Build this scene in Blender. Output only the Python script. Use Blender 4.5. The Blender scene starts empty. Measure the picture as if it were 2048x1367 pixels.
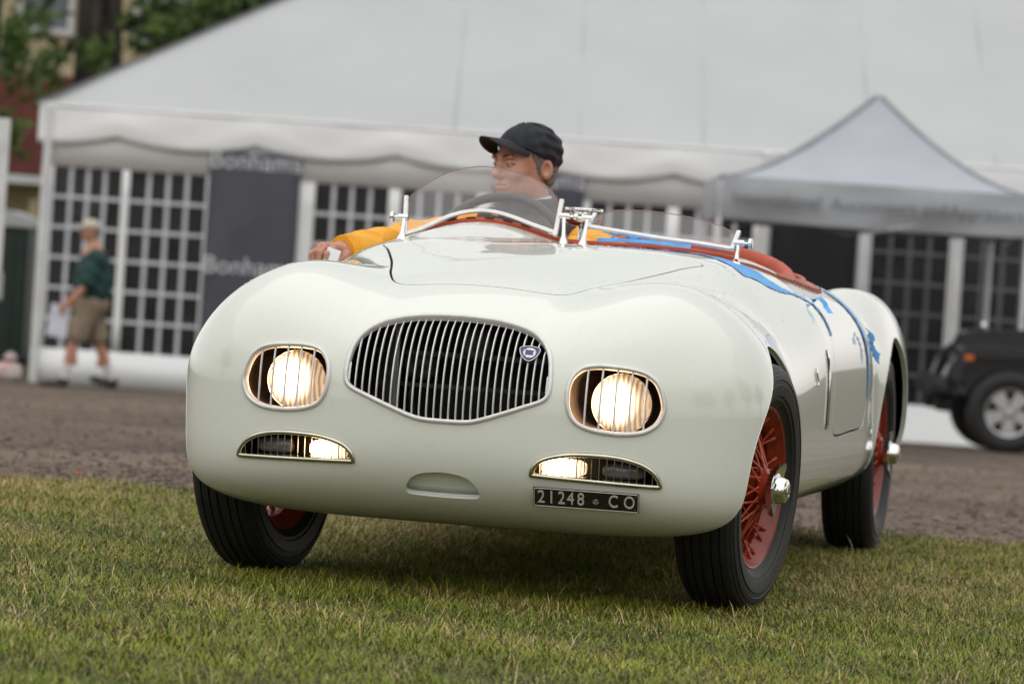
import bpy, math, random
import numpy as np
from mathutils import Matrix, Vector

random.seed(7)
RNG = np.random.default_rng(11)
SC = bpy.context.scene
COL = SC.collection

# ------------------------------------------------------------------ camera
F_PX, PITCH, ROLL, CAM_H = 7976.0, math.radians(1.09), math.radians(3.84), 0.845
cam = bpy.data.cameras.new('camera')
cam_ob = bpy.data.objects.new('camera', cam)
COL.objects.link(cam_ob)
SC.camera = cam_ob
cam.sensor_width = 36.0
cam.lens = 36.0 * F_PX / 2048.0
cam.clip_start, cam.clip_end = 0.1, 2000.0
_f = Vector((0, math.cos(PITCH), -math.sin(PITCH)))
_u = Vector((0, math.sin(PITCH), math.cos(PITCH)))
_x = Vector((1, 0, 0))
_R = _x * math.cos(ROLL) + _u * math.sin(ROLL)
_U = _u * math.cos(ROLL) - _x * math.sin(ROLL)
cam_ob.matrix_world = Matrix(((_R.x, _U.x, -_f.x, 0), (_R.y, _U.y, -_f.y, 0),
                              (_R.z, _U.z, -_f.z, CAM_H), (0, 0, 0, 1)))
cam.dof.use_dof = True
cam.dof.focus_distance = 9.95
cam.dof.aperture_fstop = 5.2

# ------------------------------------------------------------------ overcast sky, soft sun
world = bpy.data.worlds.new('World')
SC.world = world
world.use_nodes = True
wn, wl = world.node_tree.nodes, world.node_tree.links
sky = wn.new('ShaderNodeTexSky')
sky.sky_type = 'NISHITA'
sky.sun_disc = False
SUN_EL, SUN_ROT = math.radians(76), math.radians(195)
sky.sun_elevation, sky.sun_rotation = SUN_EL, SUN_ROT
sky.air_density, sky.dust_density, sky.ozone_density = 3.0, 0.6, 1.0
hs = wn.new('ShaderNodeHueSaturation')          # cloud cover: nearly colourless sky
hs.inputs['Saturation'].default_value = 0.10
bg = wn['Background']
wl.new(sky.outputs[0], hs.inputs['Color'])
wl.new(hs.outputs[0], bg.inputs['Color'])
bg.inputs['Strength'].default_value = 0.15

sun = bpy.data.lights.new('sun', 'SUN')
sun.energy = 1.3
sun.angle = math.radians(130)
sun.color = (1.0, 0.97, 0.92)
sun_ob = bpy.data.objects.new('sun', sun)
COL.objects.link(sun_ob)
_sd = Vector((math.sin(SUN_ROT) * math.cos(SUN_EL), math.cos(SUN_ROT) * math.cos(SUN_EL), math.sin(SUN_EL)))
sun_ob.rotation_euler = _sd.to_track_quat('Z', 'Y').to_euler()
sun_ob.location = (0, 0, 30)

SC.view_settings.view_transform = 'Standard'
SC.view_settings.look = 'None'
SC.view_settings.exposure = 0.0
SC.view_settings.gamma = 1.0
SC.view_settings.use_curve_mapping = False
SC.render.engine = 'CYCLES'
SC.cycles.max_bounces = 8
SC.cycles.use_denoising = True

# ------------------------------------------------------------------ materials
def mat(name, col, rough=.5, metal=0., coat=0., spec=.5, bump=None, vary=None, emit=None, emit_s=0.,
        trans=0., ior=1.45, alpha=1., sheen=0., coord='Object'):
    """Principled material; vary=(scale, amount[, second colour]) mixes by noise, bump=(scale, strength)."""
    m = bpy.data.materials.new(name)
    m.use_nodes = True
    n, l = m.node_tree.nodes, m.node_tree.links
    b = n['Principled BSDF']
    b.inputs['Base Color'].default_value = (*col, 1)
    b.inputs['Roughness'].default_value = rough
    b.inputs['Metallic'].default_value = metal
    b.inputs['Coat Weight'].default_value = coat
    b.inputs['Coat Roughness'].default_value = .03
    b.inputs['Specular IOR Level'].default_value = spec
    b.inputs['Transmission Weight'].default_value = trans
    b.inputs['IOR'].default_value = ior
    b.inputs['Alpha'].default_value = alpha
    b.inputs['Sheen Weight'].default_value = sheen
    if emit:
        b.inputs['Emission Color'].default_value = (*emit, 1)
        b.inputs['Emission Strength'].default_value = emit_s
    if bump or vary:
        tc = n.new('ShaderNodeTexCoord')
    if vary:
        nz = n.new('ShaderNodeTexNoise')
        nz.inputs['Scale'].default_value = vary[0]
        nz.inputs['Detail'].default_value = 5
        l.new(tc.outputs[coord], nz.inputs['Vector'])
        c2 = vary[2] if len(vary) > 2 else tuple(max(0, c * (1 - vary[1])) for c in col)
        rp = n.new('ShaderNodeValToRGB')
        rp.color_ramp.elements[0].position = .35
        rp.color_ramp.elements[1].position = .65
        rp.color_ramp.elements[0].color = (*c2, 1)
        rp.color_ramp.elements[1].color = (*col, 1)
        l.new(nz.outputs['Fac'], rp.inputs['Fac'])
        l.new(rp.outputs[0], b.inputs['Base Color'])
    if bump:
        nb = n.new('ShaderNodeTexNoise')
        nb.inputs['Scale'].default_value = bump[0]
        nb.inputs['Detail'].default_value = 4
        l.new(tc.outputs[coord], nb.inputs['Vector'])
        bp = n.new('ShaderNodeBump')
        bp.inputs['Strength'].default_value = bump[1]
        bp.inputs['Distance'].default_value = bump[2] if len(bump) > 2 else .01
        l.new(nb.outputs['Fac'], bp.inputs['Height'])
        l.new(bp.outputs[0], b.inputs['Normal'])
    return m

M = {}
M['paint'] = mat('ivory_paint', (.70, .715, .64), .32, coat=1.0, spec=.4, vary=(90, .02), bump=(900, .012, .001))
M['liner'] = mat('dark_liner', (.012, .012, .011), .8, vary=(20, .4))
M['tyre'] = mat('tyre_rubber', (.013, .013, .013), .5, vary=(40, .35), bump=(250, .25, .002))
M['rim'] = mat('red_wheel_paint', (.33, .036, .012), .36, coat=.2, vary=(30, .25))
M['chrome'] = mat('chrome', (.80, .79, .77), .07, 1., vary=(25, .06))
M['alu'] = mat('satin_aluminium', (.74, .72, .70), .38, .35, vary=(60, .10), bump=(400, .05, .001))
M['nickel'] = mat('satin_nickel', (.58, .55, .45), .22, 1., vary=(40, .12))
M['leather'] = mat('red_leather', (.47, .070, .024), .42, vary=(14, .25), bump=(160, .25, .002))
M['leather_worn'] = mat('worn_red_leather', (.47, .13, .085), .5, vary=(18, .3), bump=(160, .3, .002))
M['stitch'] = mat('dark_stitching', (.05, .015, .01), .7, vary=(30, .3))
M['bakelite'] = mat('dark_steering_rim', (.018, .019, .021), .35, vary=(30, .25))
M['perspex'] = mat('clear_perspex', (.86, .82, .82), .03, alpha=.09, spec=.6, vary=(6, .03))
M['tape'] = mat('blue_masking_tape', (.10, .40, .86), .5, vary=(22, .25), bump=(90, .35, .003))
M['blackmetal'] = mat('black_enamel', (.025, .020, .016), .35, vary=(60, .4))
M['plateletter'] = mat('plate_lettering', (.62, .60, .54), .45, vary=(120, .15))
M['badgeblue'] = mat('blue_enamel', (.015, .025, .22), .2, coat=.6, vary=(60, .2))
M['badgewhite'] = mat('white_enamel', (.75, .74, .68), .25, coat=.6, vary=(80, .08))
M['reflector'] = mat('lamp_bucket', (.20, .15, .11), .38, .6, vary=(25, .4))
M['darkglass'] = mat('unlit_lamp_glass', (.16, .16, .17), .12, coat=.5, vary=(30, .5))

def lamp_mat(name, hot, s_hot, s_cool, flute):
    """Lit lamp glass: fluted, hottest in the middle."""
    m = bpy.data.materials.new(name)
    m.use_nodes = True
    n, l = m.node_tree.nodes, m.node_tree.links
    b = n['Principled BSDF']
    b.inputs['Base Color'].default_value = (.55, .5, .42, 1)
    b.inputs['Roughness'].default_value = .12
    tc = n.new('ShaderNodeTexCoord')
    ln = n.new('ShaderNodeVectorMath'); ln.operation = 'LENGTH'
    mp = n.new('ShaderNodeMapping')
    mp.inputs['Location'].default_value = (.018, 0, -.004)
    l.new(tc.outputs['Object'], mp.inputs['Vector'])
    l.new(mp.outputs[0], ln.inputs[0])
    rg = n.new('ShaderNodeMapRange')
    rg.interpolation_type = 'SMOOTHSTEP'
    rg.inputs['From Min'].default_value = .004
    rg.inputs['From Max'].default_value = hot
    rg.inputs['To Min'].default_value = s_hot
    rg.inputs['To Max'].default_value = s_cool
    l.new(ln.outputs['Value'], rg.inputs['Value'])
    wv = n.new('ShaderNodeTexWave')
    wv.inputs['Scale'].default_value = flute
    wv.inputs['Distortion'].default_value = 2.5
    wv.inputs['Detail'].default_value = 3
    l.new(tc.outputs['Object'], wv.inputs['Vector'])
    r2 = n.new('ShaderNodeMapRange')
    r2.inputs['To Min'].default_value = .35
    r2.inputs['To Max'].default_value = 1.35
    l.new(wv.outputs['Fac'], r2.inputs['Value'])
    mu = n.new('ShaderNodeMath'); mu.operation = 'MULTIPLY'
    l.new(rg.outputs[0], mu.inputs[0]); l.new(r2.outputs[0], mu.inputs[1])
    b.inputs['Emission Color'].default_value = (1., .62, .34, 1)
    l.new(mu.outputs[0], b.inputs['Emission Strength'])
    bp = n.new('ShaderNodeBump'); bp.inputs['Strength'].default_value = .5; bp.inputs['Distance'].default_value = .002
    l.new(wv.outputs['Fac'], bp.inputs['Height']); l.new(bp.outputs[0], b.inputs['Normal'])
    return m
M['headlamp'] = lamp_mat('lit_headlamp_glass', .070, 16, .55, 26)
M['foglamp'] = lamp_mat('lit_fog_lamp_glass', .06, 16, 2.2, 30)

def translucent(m, w):
    '''Thin cloth lets part of the light through.'''
    n, l = m.node_tree.nodes, m.node_tree.links
    b, o = n['Principled BSDF'], n['Material Output']
    t = n.new('ShaderNodeBsdfTranslucent'); t.inputs['Color'].default_value = b.inputs['Base Color'].default_value
    mx = n.new('ShaderNodeMixShader'); mx.inputs[0].default_value = w
    l.new(b.outputs[0], mx.inputs[1]); l.new(t.outputs[0], mx.inputs[2]); l.new(mx.outputs[0], o.inputs['Surface'])

# ------------------------------------------------------------------ object and mesh helpers
def tag(o, label=None, cat=None, group=None, kind=None):
    if label: o['label'] = label
    if cat: o['category'] = cat
    if group: o['group'] = group
    if kind: o['kind'] = kind
    return o

def link(o, parent=None):
    COL.objects.link(o)
    if parent is not None:
        o.parent = parent
    return o

def empty(name, loc=(0, 0, 0), rz=0., parent=None):
    o = bpy.data.objects.new(name, None)
    o.empty_display_size = .1
    link(o, parent)
    o.location = loc
    o.rotation_euler = (0, 0, rz)
    return o

def mesh_np(name, P, Fa, m=None, smooth=True, N=None):
    """Fast mesh from numpy arrays; Fa is a list of (k,n) index arrays."""
    P = np.asarray(P, np.float32)
    Fa = [np.asarray(f, np.int32) for f in (Fa if isinstance(Fa, list) else [Fa]) if len(f)]
    me = bpy.data.meshes.new(name)
    nl = sum(f.size for f in Fa); nf = sum(len(f) for f in Fa)
    me.vertices.add(len(P)); me.loops.add(nl); me.polygons.add(nf)
    me.vertices.foreach_set('co', P.ravel())
    me.loops.foreach_set('vertex_index', np.concatenate([f.ravel() for f in Fa]))
    tot = np.concatenate([np.full(len(f), f.shape[1], np.int32) for f in Fa])
    st = np.concatenate([[0], np.cumsum(tot)[:-1]]).astype(np.int32)
    me.polygons.foreach_set('loop_start', st)
    me.polygons.foreach_set('loop_total', tot)
    me.polygons.foreach_set('use_smooth', np.full(nf, smooth, bool))
    me.update(calc_edges=True)
    if N is not None:
        me.normals_split_custom_set_from_vertices(np.asarray(N, np.float32))
    if m is not None:
        me.materials.append(m)
    return me

def add(name, me, parent=None, loc=None, rot=None):
    o = bpy.data.objects.new(name, me)
    link(o, parent)
    if loc is not None: o.location = loc
    if rot is not None: o.rotation_euler = rot
    return o

class MB:
    """Collects simple solids into one mesh."""
    def __init__(s): s.v = []; s.f = []
    def raw(s, v, f):
        b = len(s.v); s.v += [tuple(map(float, p)) for p in v]; s.f += [tuple(b + i for i in q) for q in f]; return s
    def box(s, c, d, R=None, bev=0.):
        x, y, z = (e / 2 for e in d)
        if bev <= 0:
            v = [(i * x, j * y, k * z) for i in (-1, 1) for j in (-1, 1) for k in (-1, 1)]
            f = [(0, 1, 3, 2), (4, 6, 7, 5), (0, 4, 5, 1), (2, 3, 7, 6), (0, 2, 6, 4), (1, 5, 7, 3)]
        else:
            bev = min(bev, x * .9, y * .9, z * .9)
            prof = [(x - bev, y), (x, y - bev), (x, -y + bev), (x - bev, -y), (-x + bev, -y), (-x, -y + bev), (-x, y - bev), (-x + bev, y)]
            prof = prof[::-1]
            ins = [((a - math.copysign(bev, a) * .8), (b - math.copysign(bev, b) * .8)) for a, b in prof]
            v = []
            for pr, zz in ((ins, -z), (prof, -z + bev), (prof, z - bev), (ins, z)):
                v += [(a, b, zz) for a, b in pr]
            f = [tuple(range(8))[::-1], tuple(range(24, 32))]
            for r in range(3):
                for i in range(8):
                    j = (i + 1) % 8
                    f.append((r * 8 + i, r * 8 + j, r * 8 + 8 + j, r * 8 + 8 + i))
        if R is not None: v = [R @ Vector(p) for p in v]
        v = [(p[0] + c[0], p[1] + c[1], p[2] + c[2]) for p in v]
        return s.raw(v, f)
    def tube(s, pts, r, n=8, closed=False, cap=True, flat=None):
        P = np.asarray(pts, float); k = len(P)
        r = np.broadcast_to(np.asarray(r, float), (k,))
        if closed: T = np.roll(P, -1, 0) - np.roll(P, 1, 0)
        else: T = np.gradient(P, axis=0)
        T /= np.maximum(np.linalg.norm(T, axis=1), 1e-9)[:, None]
        ref = np.array([0, 0, 1.]) if abs(T[0, 2]) < .9 else np.array([1., 0, 0])
        U = np.empty_like(P); u = ref - T[0] * ref.dot(T[0]); u /= np.linalg.norm(u)
        for i in range(k):
            u = u - T[i] * u.dot(T[i]); u /= np.linalg.norm(u); U[i] = u
        B = np.cross(T, U)
        a = np.arange(n) * 2 * math.pi / n
        fl = 1. if flat is None else flat
        V = P[:, None] + r[:, None, None] * (np.cos(a)[None, :, None] * U[:, None] + fl * np.sin(a)[None, :, None] * B[:, None])
        f = []
        for i in range(k if closed else k - 1):
            ii = (i + 1) % k
            for j in range(n):
                jj = (j + 1) % n
                f.append((i * n + j, i * n + jj, ii * n + jj, ii * n + j))
        if cap and not closed:
            f.append(tuple(range(n))[::-1]); f.append(tuple((k - 1) * n + j for j in range(n)))
        return s.raw(V.reshape(-1, 3), f)
    def lathe(s, prof, n=32, axis='x', c=(0, 0, 0), closed=False):
        """prof: (axial, radius) pairs."""
        V = []
        for a, r in prof:
            for j in range(n):
                t = 2 * math.pi * j / n
                q = (a, r * math.cos(t), r * math.sin(t))
                if axis == 'z': q = (q[1], q[2], a)
                if axis == 'y': q = (q[2], a, q[1])
                V.append((q[0] + c[0], q[1] + c[1], q[2] + c[2]))
        f = []; k = len(prof)
        for i in range(k if closed else k - 1):
            ii = (i + 1) % k
            for j in range(n):
                jj = (j + 1) % n
                f.append((i * n + j, ii * n + j, ii * n + jj, i * n + jj))
        return s.raw(V, f)
    def prism(s, poly, h0, h1, fn):
        """poly of 2D points extruded between h0 and h1; fn(a,b,h) gives the 3D point."""
        k = len(poly)
        v = [fn(a, b, h0) for a, b in poly] + [fn(a, b, h1) for a, b in poly]
        f = [tuple(range(k))[::-1], tuple(range(k, 2 * k))] + [(i, (i + 1) % k, k + (i + 1) % k, k + i) for i in range(k)]
        return s.raw(v, f)
    def mesh(s, name, m, smooth=False, angle=40):
        me = bpy.data.meshes.new(name)
        me.from_pydata(s.v, [], s.f); me.update()
        import bmesh
        bm = bmesh.new(); bm.from_mesh(me); bmesh.ops.recalc_face_normals(bm, faces=bm.faces)
        if smooth:
            lim = math.radians(angle)
            for e in bm.edges:
                e.smooth = not (len(e.link_faces) == 2 and e.calc_face_angle(0) > lim)
            for fc in bm.faces: fc.smooth = True
        bm.to_mesh(me); bm.free()
        me.materials.append(m)
        return me
    def build(s, name, m, parent=None, smooth=False, loc=None, rot=None, angle=40):
        return add(name, s.mesh(name, m, smooth, angle), parent, loc, rot)

def text_mesh(txt, size, depth, m, align='CENTER', spacing=1.0, bevel=0.):
    cu = bpy.data.curves.new('lettering', 'FONT')
    cu.body = txt; cu.size = size; cu.extrude = depth; cu.align_x = align; cu.align_y = 'CENTER'
    cu.space_character = spacing; cu.bevel_depth = bevel; cu.resolution_u = 4
    ob = bpy.data.objects.new('lettering', cu)
    me = bpy.data.meshes.new_from_object(ob)
    bpy.data.objects.remove(ob); bpy.data.curves.remove(cu)
    me.materials.clear(); me.materials.append(m)
    me.name = 'lettering'
    return me

def spline(pts, n, closed=True):
    """Catmull-Rom resampling to n even points."""
    P = np.asarray(pts, float); k = len(P)
    out = []
    segs = k if closed else k - 1
    for i in range(segs):
        if closed: a, b, c, d = P[i - 1], P[i], P[(i + 1) % k], P[(i + 2) % k]
        else: a, b, c, d = P[max(i - 1, 0)], P[i], P[i + 1], P[min(i + 2, k - 1)]
        for t in np.arange(0, 1, 1 / 12):
            out.append(.5 * ((2 * b) + (-a + c) * t + (2 * a - 5 * b + 4 * c - d) * t * t + (-a + 3 * b - 3 * c + d) * t ** 3))
    if not closed: out.append(P[-1])
    out = np.array(out)
    Q = np.vstack([out, out[:1]]) if closed else out
    L = np.concatenate([[0], np.cumsum(np.linalg.norm(np.diff(Q, axis=0), axis=1))])
    s = np.linspace(0, L[-1], n + 1)[:-1] if closed else np.linspace(0, L[-1], n)
    return np.stack([np.interp(s, L, Q[:, j]) for j in range(P.shape[1])], 1)

def sweep(pts, nrm, prof, closed=True):
    """Sweep a 2D profile (u across, v along the normal) along a curve."""
    P = np.asarray(pts, float); Nn = np.asarray(nrm, float); k = len(P)
    T = (np.roll(P, -1, 0) - np.roll(P, 1, 0)) if closed else np.gradient(P, axis=0)
    T /= np.linalg.norm(T, axis=1)[:, None]
    B = np.cross(T, Nn); B /= np.linalg.norm(B, axis=1)[:, None]
    pr = np.asarray(prof, float); n = len(pr)
    V = P[:, None] + pr[None, :, :1] * B[:, None] + pr[None, :, 1:] * Nn[:, None]
    f = []
    for i in range(k if closed else k - 1):
        ii = (i + 1) % k
        for j in range(n):
            jj = (j + 1) % n
            f.append((i * n + j, i * n + jj, ii * n + jj, ii * n + j))
    if not closed:
        f.append(tuple(range(n))[::-1]); f.append(tuple((k - 1) * n + j for j in range(n)))
    return V.reshape(-1, 3), f

# ------------------------------------------------------------------ implicit surfaces
def smax(a, b, k):
    h = np.clip(.5 + .5 * (a - b) / k, 0, 1)
    return b + (a - b) * h + k * h * (1 - h)
def smin(a, b, k): return -smax(-a, -b, k)

def lut(y, xs, ys):
    xs = np.asarray(xs, float); ys = np.asarray(ys, float)
    m = np.gradient(ys, xs); d = np.diff(ys) / np.diff(xs)
    for i in range(1, len(xs) - 1):
        m[i] = 0 if d[i - 1] * d[i] <= 0 else 2 * d[i - 1] * d[i] / (d[i - 1] + d[i])
    y = np.clip(y, xs[0], xs[-1])
    i = np.clip(np.searchsorted(xs, y, side='right') - 1, 0, len(xs) - 2)
    hh = xs[i + 1] - xs[i]; t = (y - xs[i]) / hh
    return ((1 + 2 * t) * (1 - t) ** 2 * ys[i] + t * (1 - t) ** 2 * hh * m[i]
            + t * t * (3 - 2 * t) * ys[i + 1] + t * t * (t - 1) * hh * m[i + 1])

def capsule(P, a, b, ra, rb):
    a = np.asarray(a, float); b = np.asarray(b, float); ab = b - a
    t = np.clip(((P - a) @ ab) / ab.dot(ab), 0, 1)
    return np.linalg.norm(P - a - t[:, None] * ab, axis=1) - (ra + (rb - ra) * t)
def ellip(P, c, r):
    q = (P - np.asarray(c, float)) / np.asarray(r, float)
    k = np.linalg.norm(q, axis=1)
    k2 = np.linalg.norm(q / np.asarray(r, float), axis=1)
    return k * (k - 1) / np.maximum(k2, 1e-6)
def rbox(P, c, d, r):
    q = np.abs(P - np.asarray(c, float)) - np.asarray(d, float) + r
    return np.linalg.norm(np.maximum(q, 0), axis=1) + np.minimum(q.max(1), 0) - r

def grad(F, P, e=1e-3):
    g = np.empty_like(P)
    for i in range(3):
        d = np.zeros(3); d[i] = e
        g[:, i] = (F(P + d) - F(P - d)) / (2 * e)
    return g
def project(F, P, it=3, e=1e-3):
    for _ in range(it):
        g = grad(F, P, e)
        P = P - np.clip(F(P) / np.maximum((g * g).sum(1), 1e-6), -.02, .02)[:, None] * g
    return P

def surfnet(F, lo, hi, h, blk=8, lip=1.6):
    """Surface-net mesh of F = 0, evaluating only blocks near the surface."""
    lo = np.array(lo, float)
    nb = np.ceil((np.array(hi) - lo) / (h * blk)).astype(int)
    n = nb * blk
    cc = np.stack(np.meshgrid(*[lo[i] + h * blk * (np.arange(nb[i]) + .5) for i in range(3)], indexing='ij'), -1).reshape(-1, 3)
    fc = F(cc)
    act = np.abs(fc) < h * blk * .87 * lip
    V = np.repeat(np.repeat(np.repeat(np.sign(fc).reshape(nb), blk, 0), blk, 1), blk, 2)
    off = np.stack(np.meshgrid(*[np.arange(blk)] * 3, indexing='ij'), -1).reshape(-1, 3)
    bi = np.stack(np.unravel_index(np.nonzero(act)[0], nb), 1) * blk
    idx = (bi[:, None] + off[None]).reshape(-1, 3)
    val = np.empty(len(idx))
    for s in range(0, len(idx), 400000):
        val[s:s + 400000] = F(lo + h * idx[s:s + 400000])
    V[tuple(idx.T)] = val
    S = V < 0
    c = n - 1
    acc = np.zeros(tuple(c) + (3,), np.float32); cnt = np.zeros(tuple(c), np.float32)
    for ax in range(3):
        s0 = [slice(None)] * 3; s1 = [slice(None)] * 3
        s0[ax] = slice(0, -1); s1[ax] = slice(1, None)
        a = V[tuple(s0)]; b = V[tuple(s1)]
        cr = S[tuple(s0)] != S[tuple(s1)]
        t = np.where(cr, a / np.where(a == b, 1, a - b), 0)
        o = [i for i in range(3) if i != ax]
        for da in (0, 1):
            for db in (0, 1):
                sl = [slice(None)] * 3
                sl[o[0]] = slice(da, da + c[o[0]]); sl[o[1]] = slice(db, db + c[o[1]])
                m = cr[tuple(sl)]
                cnt += m
                acc[..., ax] += m * t[tuple(sl)]
                if da: acc[..., o[0]] += m
                if db: acc[..., o[1]] += m
    on = cnt > 0
    ids = -np.ones(tuple(c), int); ids[on] = np.arange(on.sum())
    P = lo + h * (np.argwhere(on) + acc[on] / cnt[on][:, None])
    Q = []
    for ax in range(3):
        o = [(ax + 1) % 3, (ax + 2) % 3]
        s0 = [slice(None)] * 3; s1 = [slice(None)] * 3
        s0[ax] = slice(0, -1); s1[ax] = slice(1, None)
        e = np.argwhere(S[tuple(s0)] != S[tuple(s1)])
        ok = (e[:, o[0]] > 0) & (e[:, o[1]] > 0) & (e[:, o[0]] < c[o[0]]) & (e[:, o[1]] < c[o[1]])
        e = e[ok]
        ins = S[tuple(e.T)]
        q = []
        for da, db in ((1, 1), (0, 1), (0, 0), (1, 0)):
            k = e.copy(); k[:, o[0]] -= da; k[:, o[1]] -= db
            q.append(ids[tuple(k.T)])
        q = np.stack(q, 1)
        q[~ins] = q[~ins][:, ::-1]
        Q.append(q)
    return P, np.concatenate(Q)

def blob(name, F, lo, hi, h, m, parent=None, it=2, e=1e-3):
    P, Q = surfnet(F, lo, hi, h)
    if it: P = project(F, P, it, e)
    N = grad(F, P, e); N /= np.maximum(np.linalg.norm(N, axis=1), 1e-9)[:, None]
    return add(name, mesh_np(name, P, Q, m, True, N), parent)

def sdf2(poly, A):
    """Signed distance to a closed 2D polygon, negative inside."""
    poly = np.asarray(poly, float); B = np.roll(poly, -1, 0)
    best = np.full(len(A), 1e9); ins = np.zeros(len(A), bool)
    for p, q in zip(poly, B):
        d = q - p; w = A - p
        t = np.clip((w @ d) / max(d.dot(d), 1e-12), 0, 1)
        best = np.minimum(best, ((w - t[:, None] * d) ** 2).sum(1))
        c = (p[1] > A[:, 1]) != (q[1] > A[:, 1])
        if d[1] != 0: ins ^= c & (A[:, 0] < p[0] + d[0] * (A[:, 1] - p[1]) / d[1])
    s = np.sqrt(best)
    return np.where(ins, -s, s)

def clip_mesh(P, T, s):
    """Keep the part of a triangle mesh where s > 0, cutting triangles at s = 0."""
    s = np.where(np.abs(s) < 1e-7, 1e-7, s)
    ins = s[T] > 0
    cnt = ins.sum(1)
    full = T[cnt == 3]
    t1 = T[cnt == 1]; i1 = ins[cnt == 1].argmax(1)
    t2 = T[cnt == 2]; i2 = (~ins[cnt == 2]).argmax(1)
    def rot(t, i): return np.stack([t[np.arange(len(t)), (i + k) % 3] for k in range(3)], 1)
    t1 = rot(t1, i1); t2 = rot(t2, i2)
    n = len(P)
    E = np.concatenate([t1[:, [0, 1]], t1[:, [0, 2]], t2[:, [0, 1]], t2[:, [0, 2]]]) if len(t1) + len(t2) else np.zeros((0, 2), int)
    Es = np.sort(E, 1); key = Es[:, 0] * n + Es[:, 1]
    uk, inv = np.unique(key, return_inverse=True)
    a, b = uk // n, uk % n
    w = s[a] / (s[a] - s[b])
    NP = P[a] + w[:, None] * (P[b] - P[a])
    ids = n + inv
    k1, k2 = len(t1), len(t2)
    e1, e2, e3, e4 = ids[:k1], ids[k1:2 * k1], ids[2 * k1:2 * k1 + k2], ids[2 * k1 + k2:]
    TT = np.concatenate([full, np.stack([t1[:, 0], e1, e2], 1), np.stack([e3, t2[:, 1], t2[:, 2]], 1), np.stack([e3, t2[:, 2], e4], 1)])
    PP = np.vstack([P, NP])
    used = np.unique(TT); mp = -np.ones(len(PP), int); mp[used] = np.arange(len(used))
    return PP[used], mp[TT]

def copy_tree(o, parent=None):
    c = o.copy(); link(c, parent)
    for ch in o.children: 
        k = copy_tree(ch, c)
    return c
# ================================================================== the setting
def terrain(x, y):
    """Level lawn, then a gentle fall towards the tents."""
    y = np.asarray(y, float)
    t = np.maximum(y - 13.2, 0)
    return -np.minimum(.027 * t * t / (t + 1.2), .80) + 0 * np.asarray(x, float)

M['lawn'] = mat('lawn_soil', (.040, .044, .014), .95, vary=(3, .5, (.065, .048, .022)), bump=(60, .6, .02))
def grid(name, xs, ys, m, dz=0., kind='structure', noise=0.):
    X, Y = np.meshgrid(xs, ys); Z = terrain(X, Y) + dz
    if noise: Z = Z + noise * (np.sin(X * 3.1 + Y * 1.7) + np.sin(X * 7.3 - Y * 5.1) * .5 + np.sin(Y * 2.3) * .6)
    P = np.stack([X.ravel(), Y.ravel(), Z.ravel()], 1)
    nx, ny = len(xs), len(ys)
    i = (np.arange(ny - 1)[:, None] * nx + np.arange(nx - 1)[None]).ravel()
    Q = np.stack([i, i + 1, i + 1 + nx, i + nx], 1)
    o = add(name, mesh_np(name, P, Q, m, True)); tag(o, kind=kind); return o
ys = np.concatenate([np.linspace(-400, 5, 20), np.linspace(5.5, 60, 120), np.linspace(65, 900, 30)])
grid('ground', np.linspace(-500, 500, 60), ys, M['lawn'])

def gravel_mat():
    m = bpy.data.materials.new('damp_gravel'); m.use_nodes = True
    n, l = m.node_tree.nodes, m.node_tree.links; b = n['Principled BSDF']
    tc = n.new('ShaderNodeTexCoord')
    def noise(sc, det=6):
        z = n.new('ShaderNodeTexNoise'); z.inputs['Scale'].default_value = sc; z.inputs['Detail'].default_value = det
        l.new(tc.outputs['Object'], z.inputs['Vector']); return z
    a, c = noise(.42), noise(26)
    vo = n.new('ShaderNodeTexVoronoi'); vo.inputs['Scale'].default_value = 34; l.new(tc.outputs['Object'], vo.inputs['Vector'])
    r1 = n.new('ShaderNodeValToRGB'); e = r1.color_ramp.elements
    e[0].position, e[0].color = .36, (.060, .041, .029, 1); e[1].position, e[1].color = .66, (.185, .134, .096, 1)
    l.new(a.outputs['Fac'], r1.inputs['Fac'])
    r2 = n.new('ShaderNodeValToRGB'); e = r2.color_ramp.elements
    e[0].position, e[0].color = .3, (.55, .53, .5, 1); e[1].position, e[1].color = .75, (1.35, 1.3, 1.25, 1)
    l.new(c.outputs['Fac'], r2.inputs['Fac'])
    mx = n.new('ShaderNodeMix'); mx.data_type = 'RGBA'; mx.blend_type = 'MULTIPLY'; mx.inputs['Factor'].default_value = 1
    l.new(r1.outputs[0], mx.inputs['A']); l.new(r2.outputs[0], mx.inputs['B'])
    l.new(mx.outputs['Result'], b.inputs['Base Color'])
    b.inputs['Roughness'].default_value = .85
    bp = n.new('ShaderNodeBump'); bp.inputs['Strength'].default_value = .8; bp.inputs['Distance'].default_value = .02
    l.new(vo.outputs['Distance'], bp.inputs['Height']); l.new(bp.outputs[0], b.inputs['Normal'])
    return m
M['gravel'] = gravel_mat()
# gravel drive with a ragged edge towards the lawn
xs = np.linspace(-40, 40, 700)
ed = 13.85 + .10 * np.sin(xs * 2.3) + .06 * np.sin(xs * 7.9 + 1) + .035 * np.sin(xs * 19)
rows = [ed] + [ed + (43.9 - ed) * t for t in np.linspace(.02, 1, 40)]
P = np.concatenate([np.stack([xs, r, terrain(xs, r) + .004], 1) for r in rows])
i = (np.arange(len(rows) - 1)[:, None] * 700 + np.arange(699)[None]).ravel()
tag(add('gravel_drive', mesh_np('gravel_drive', P, np.stack([i, i + 1, i + 701, i + 700], 1), M['gravel'], True)), kind='structure')

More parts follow.
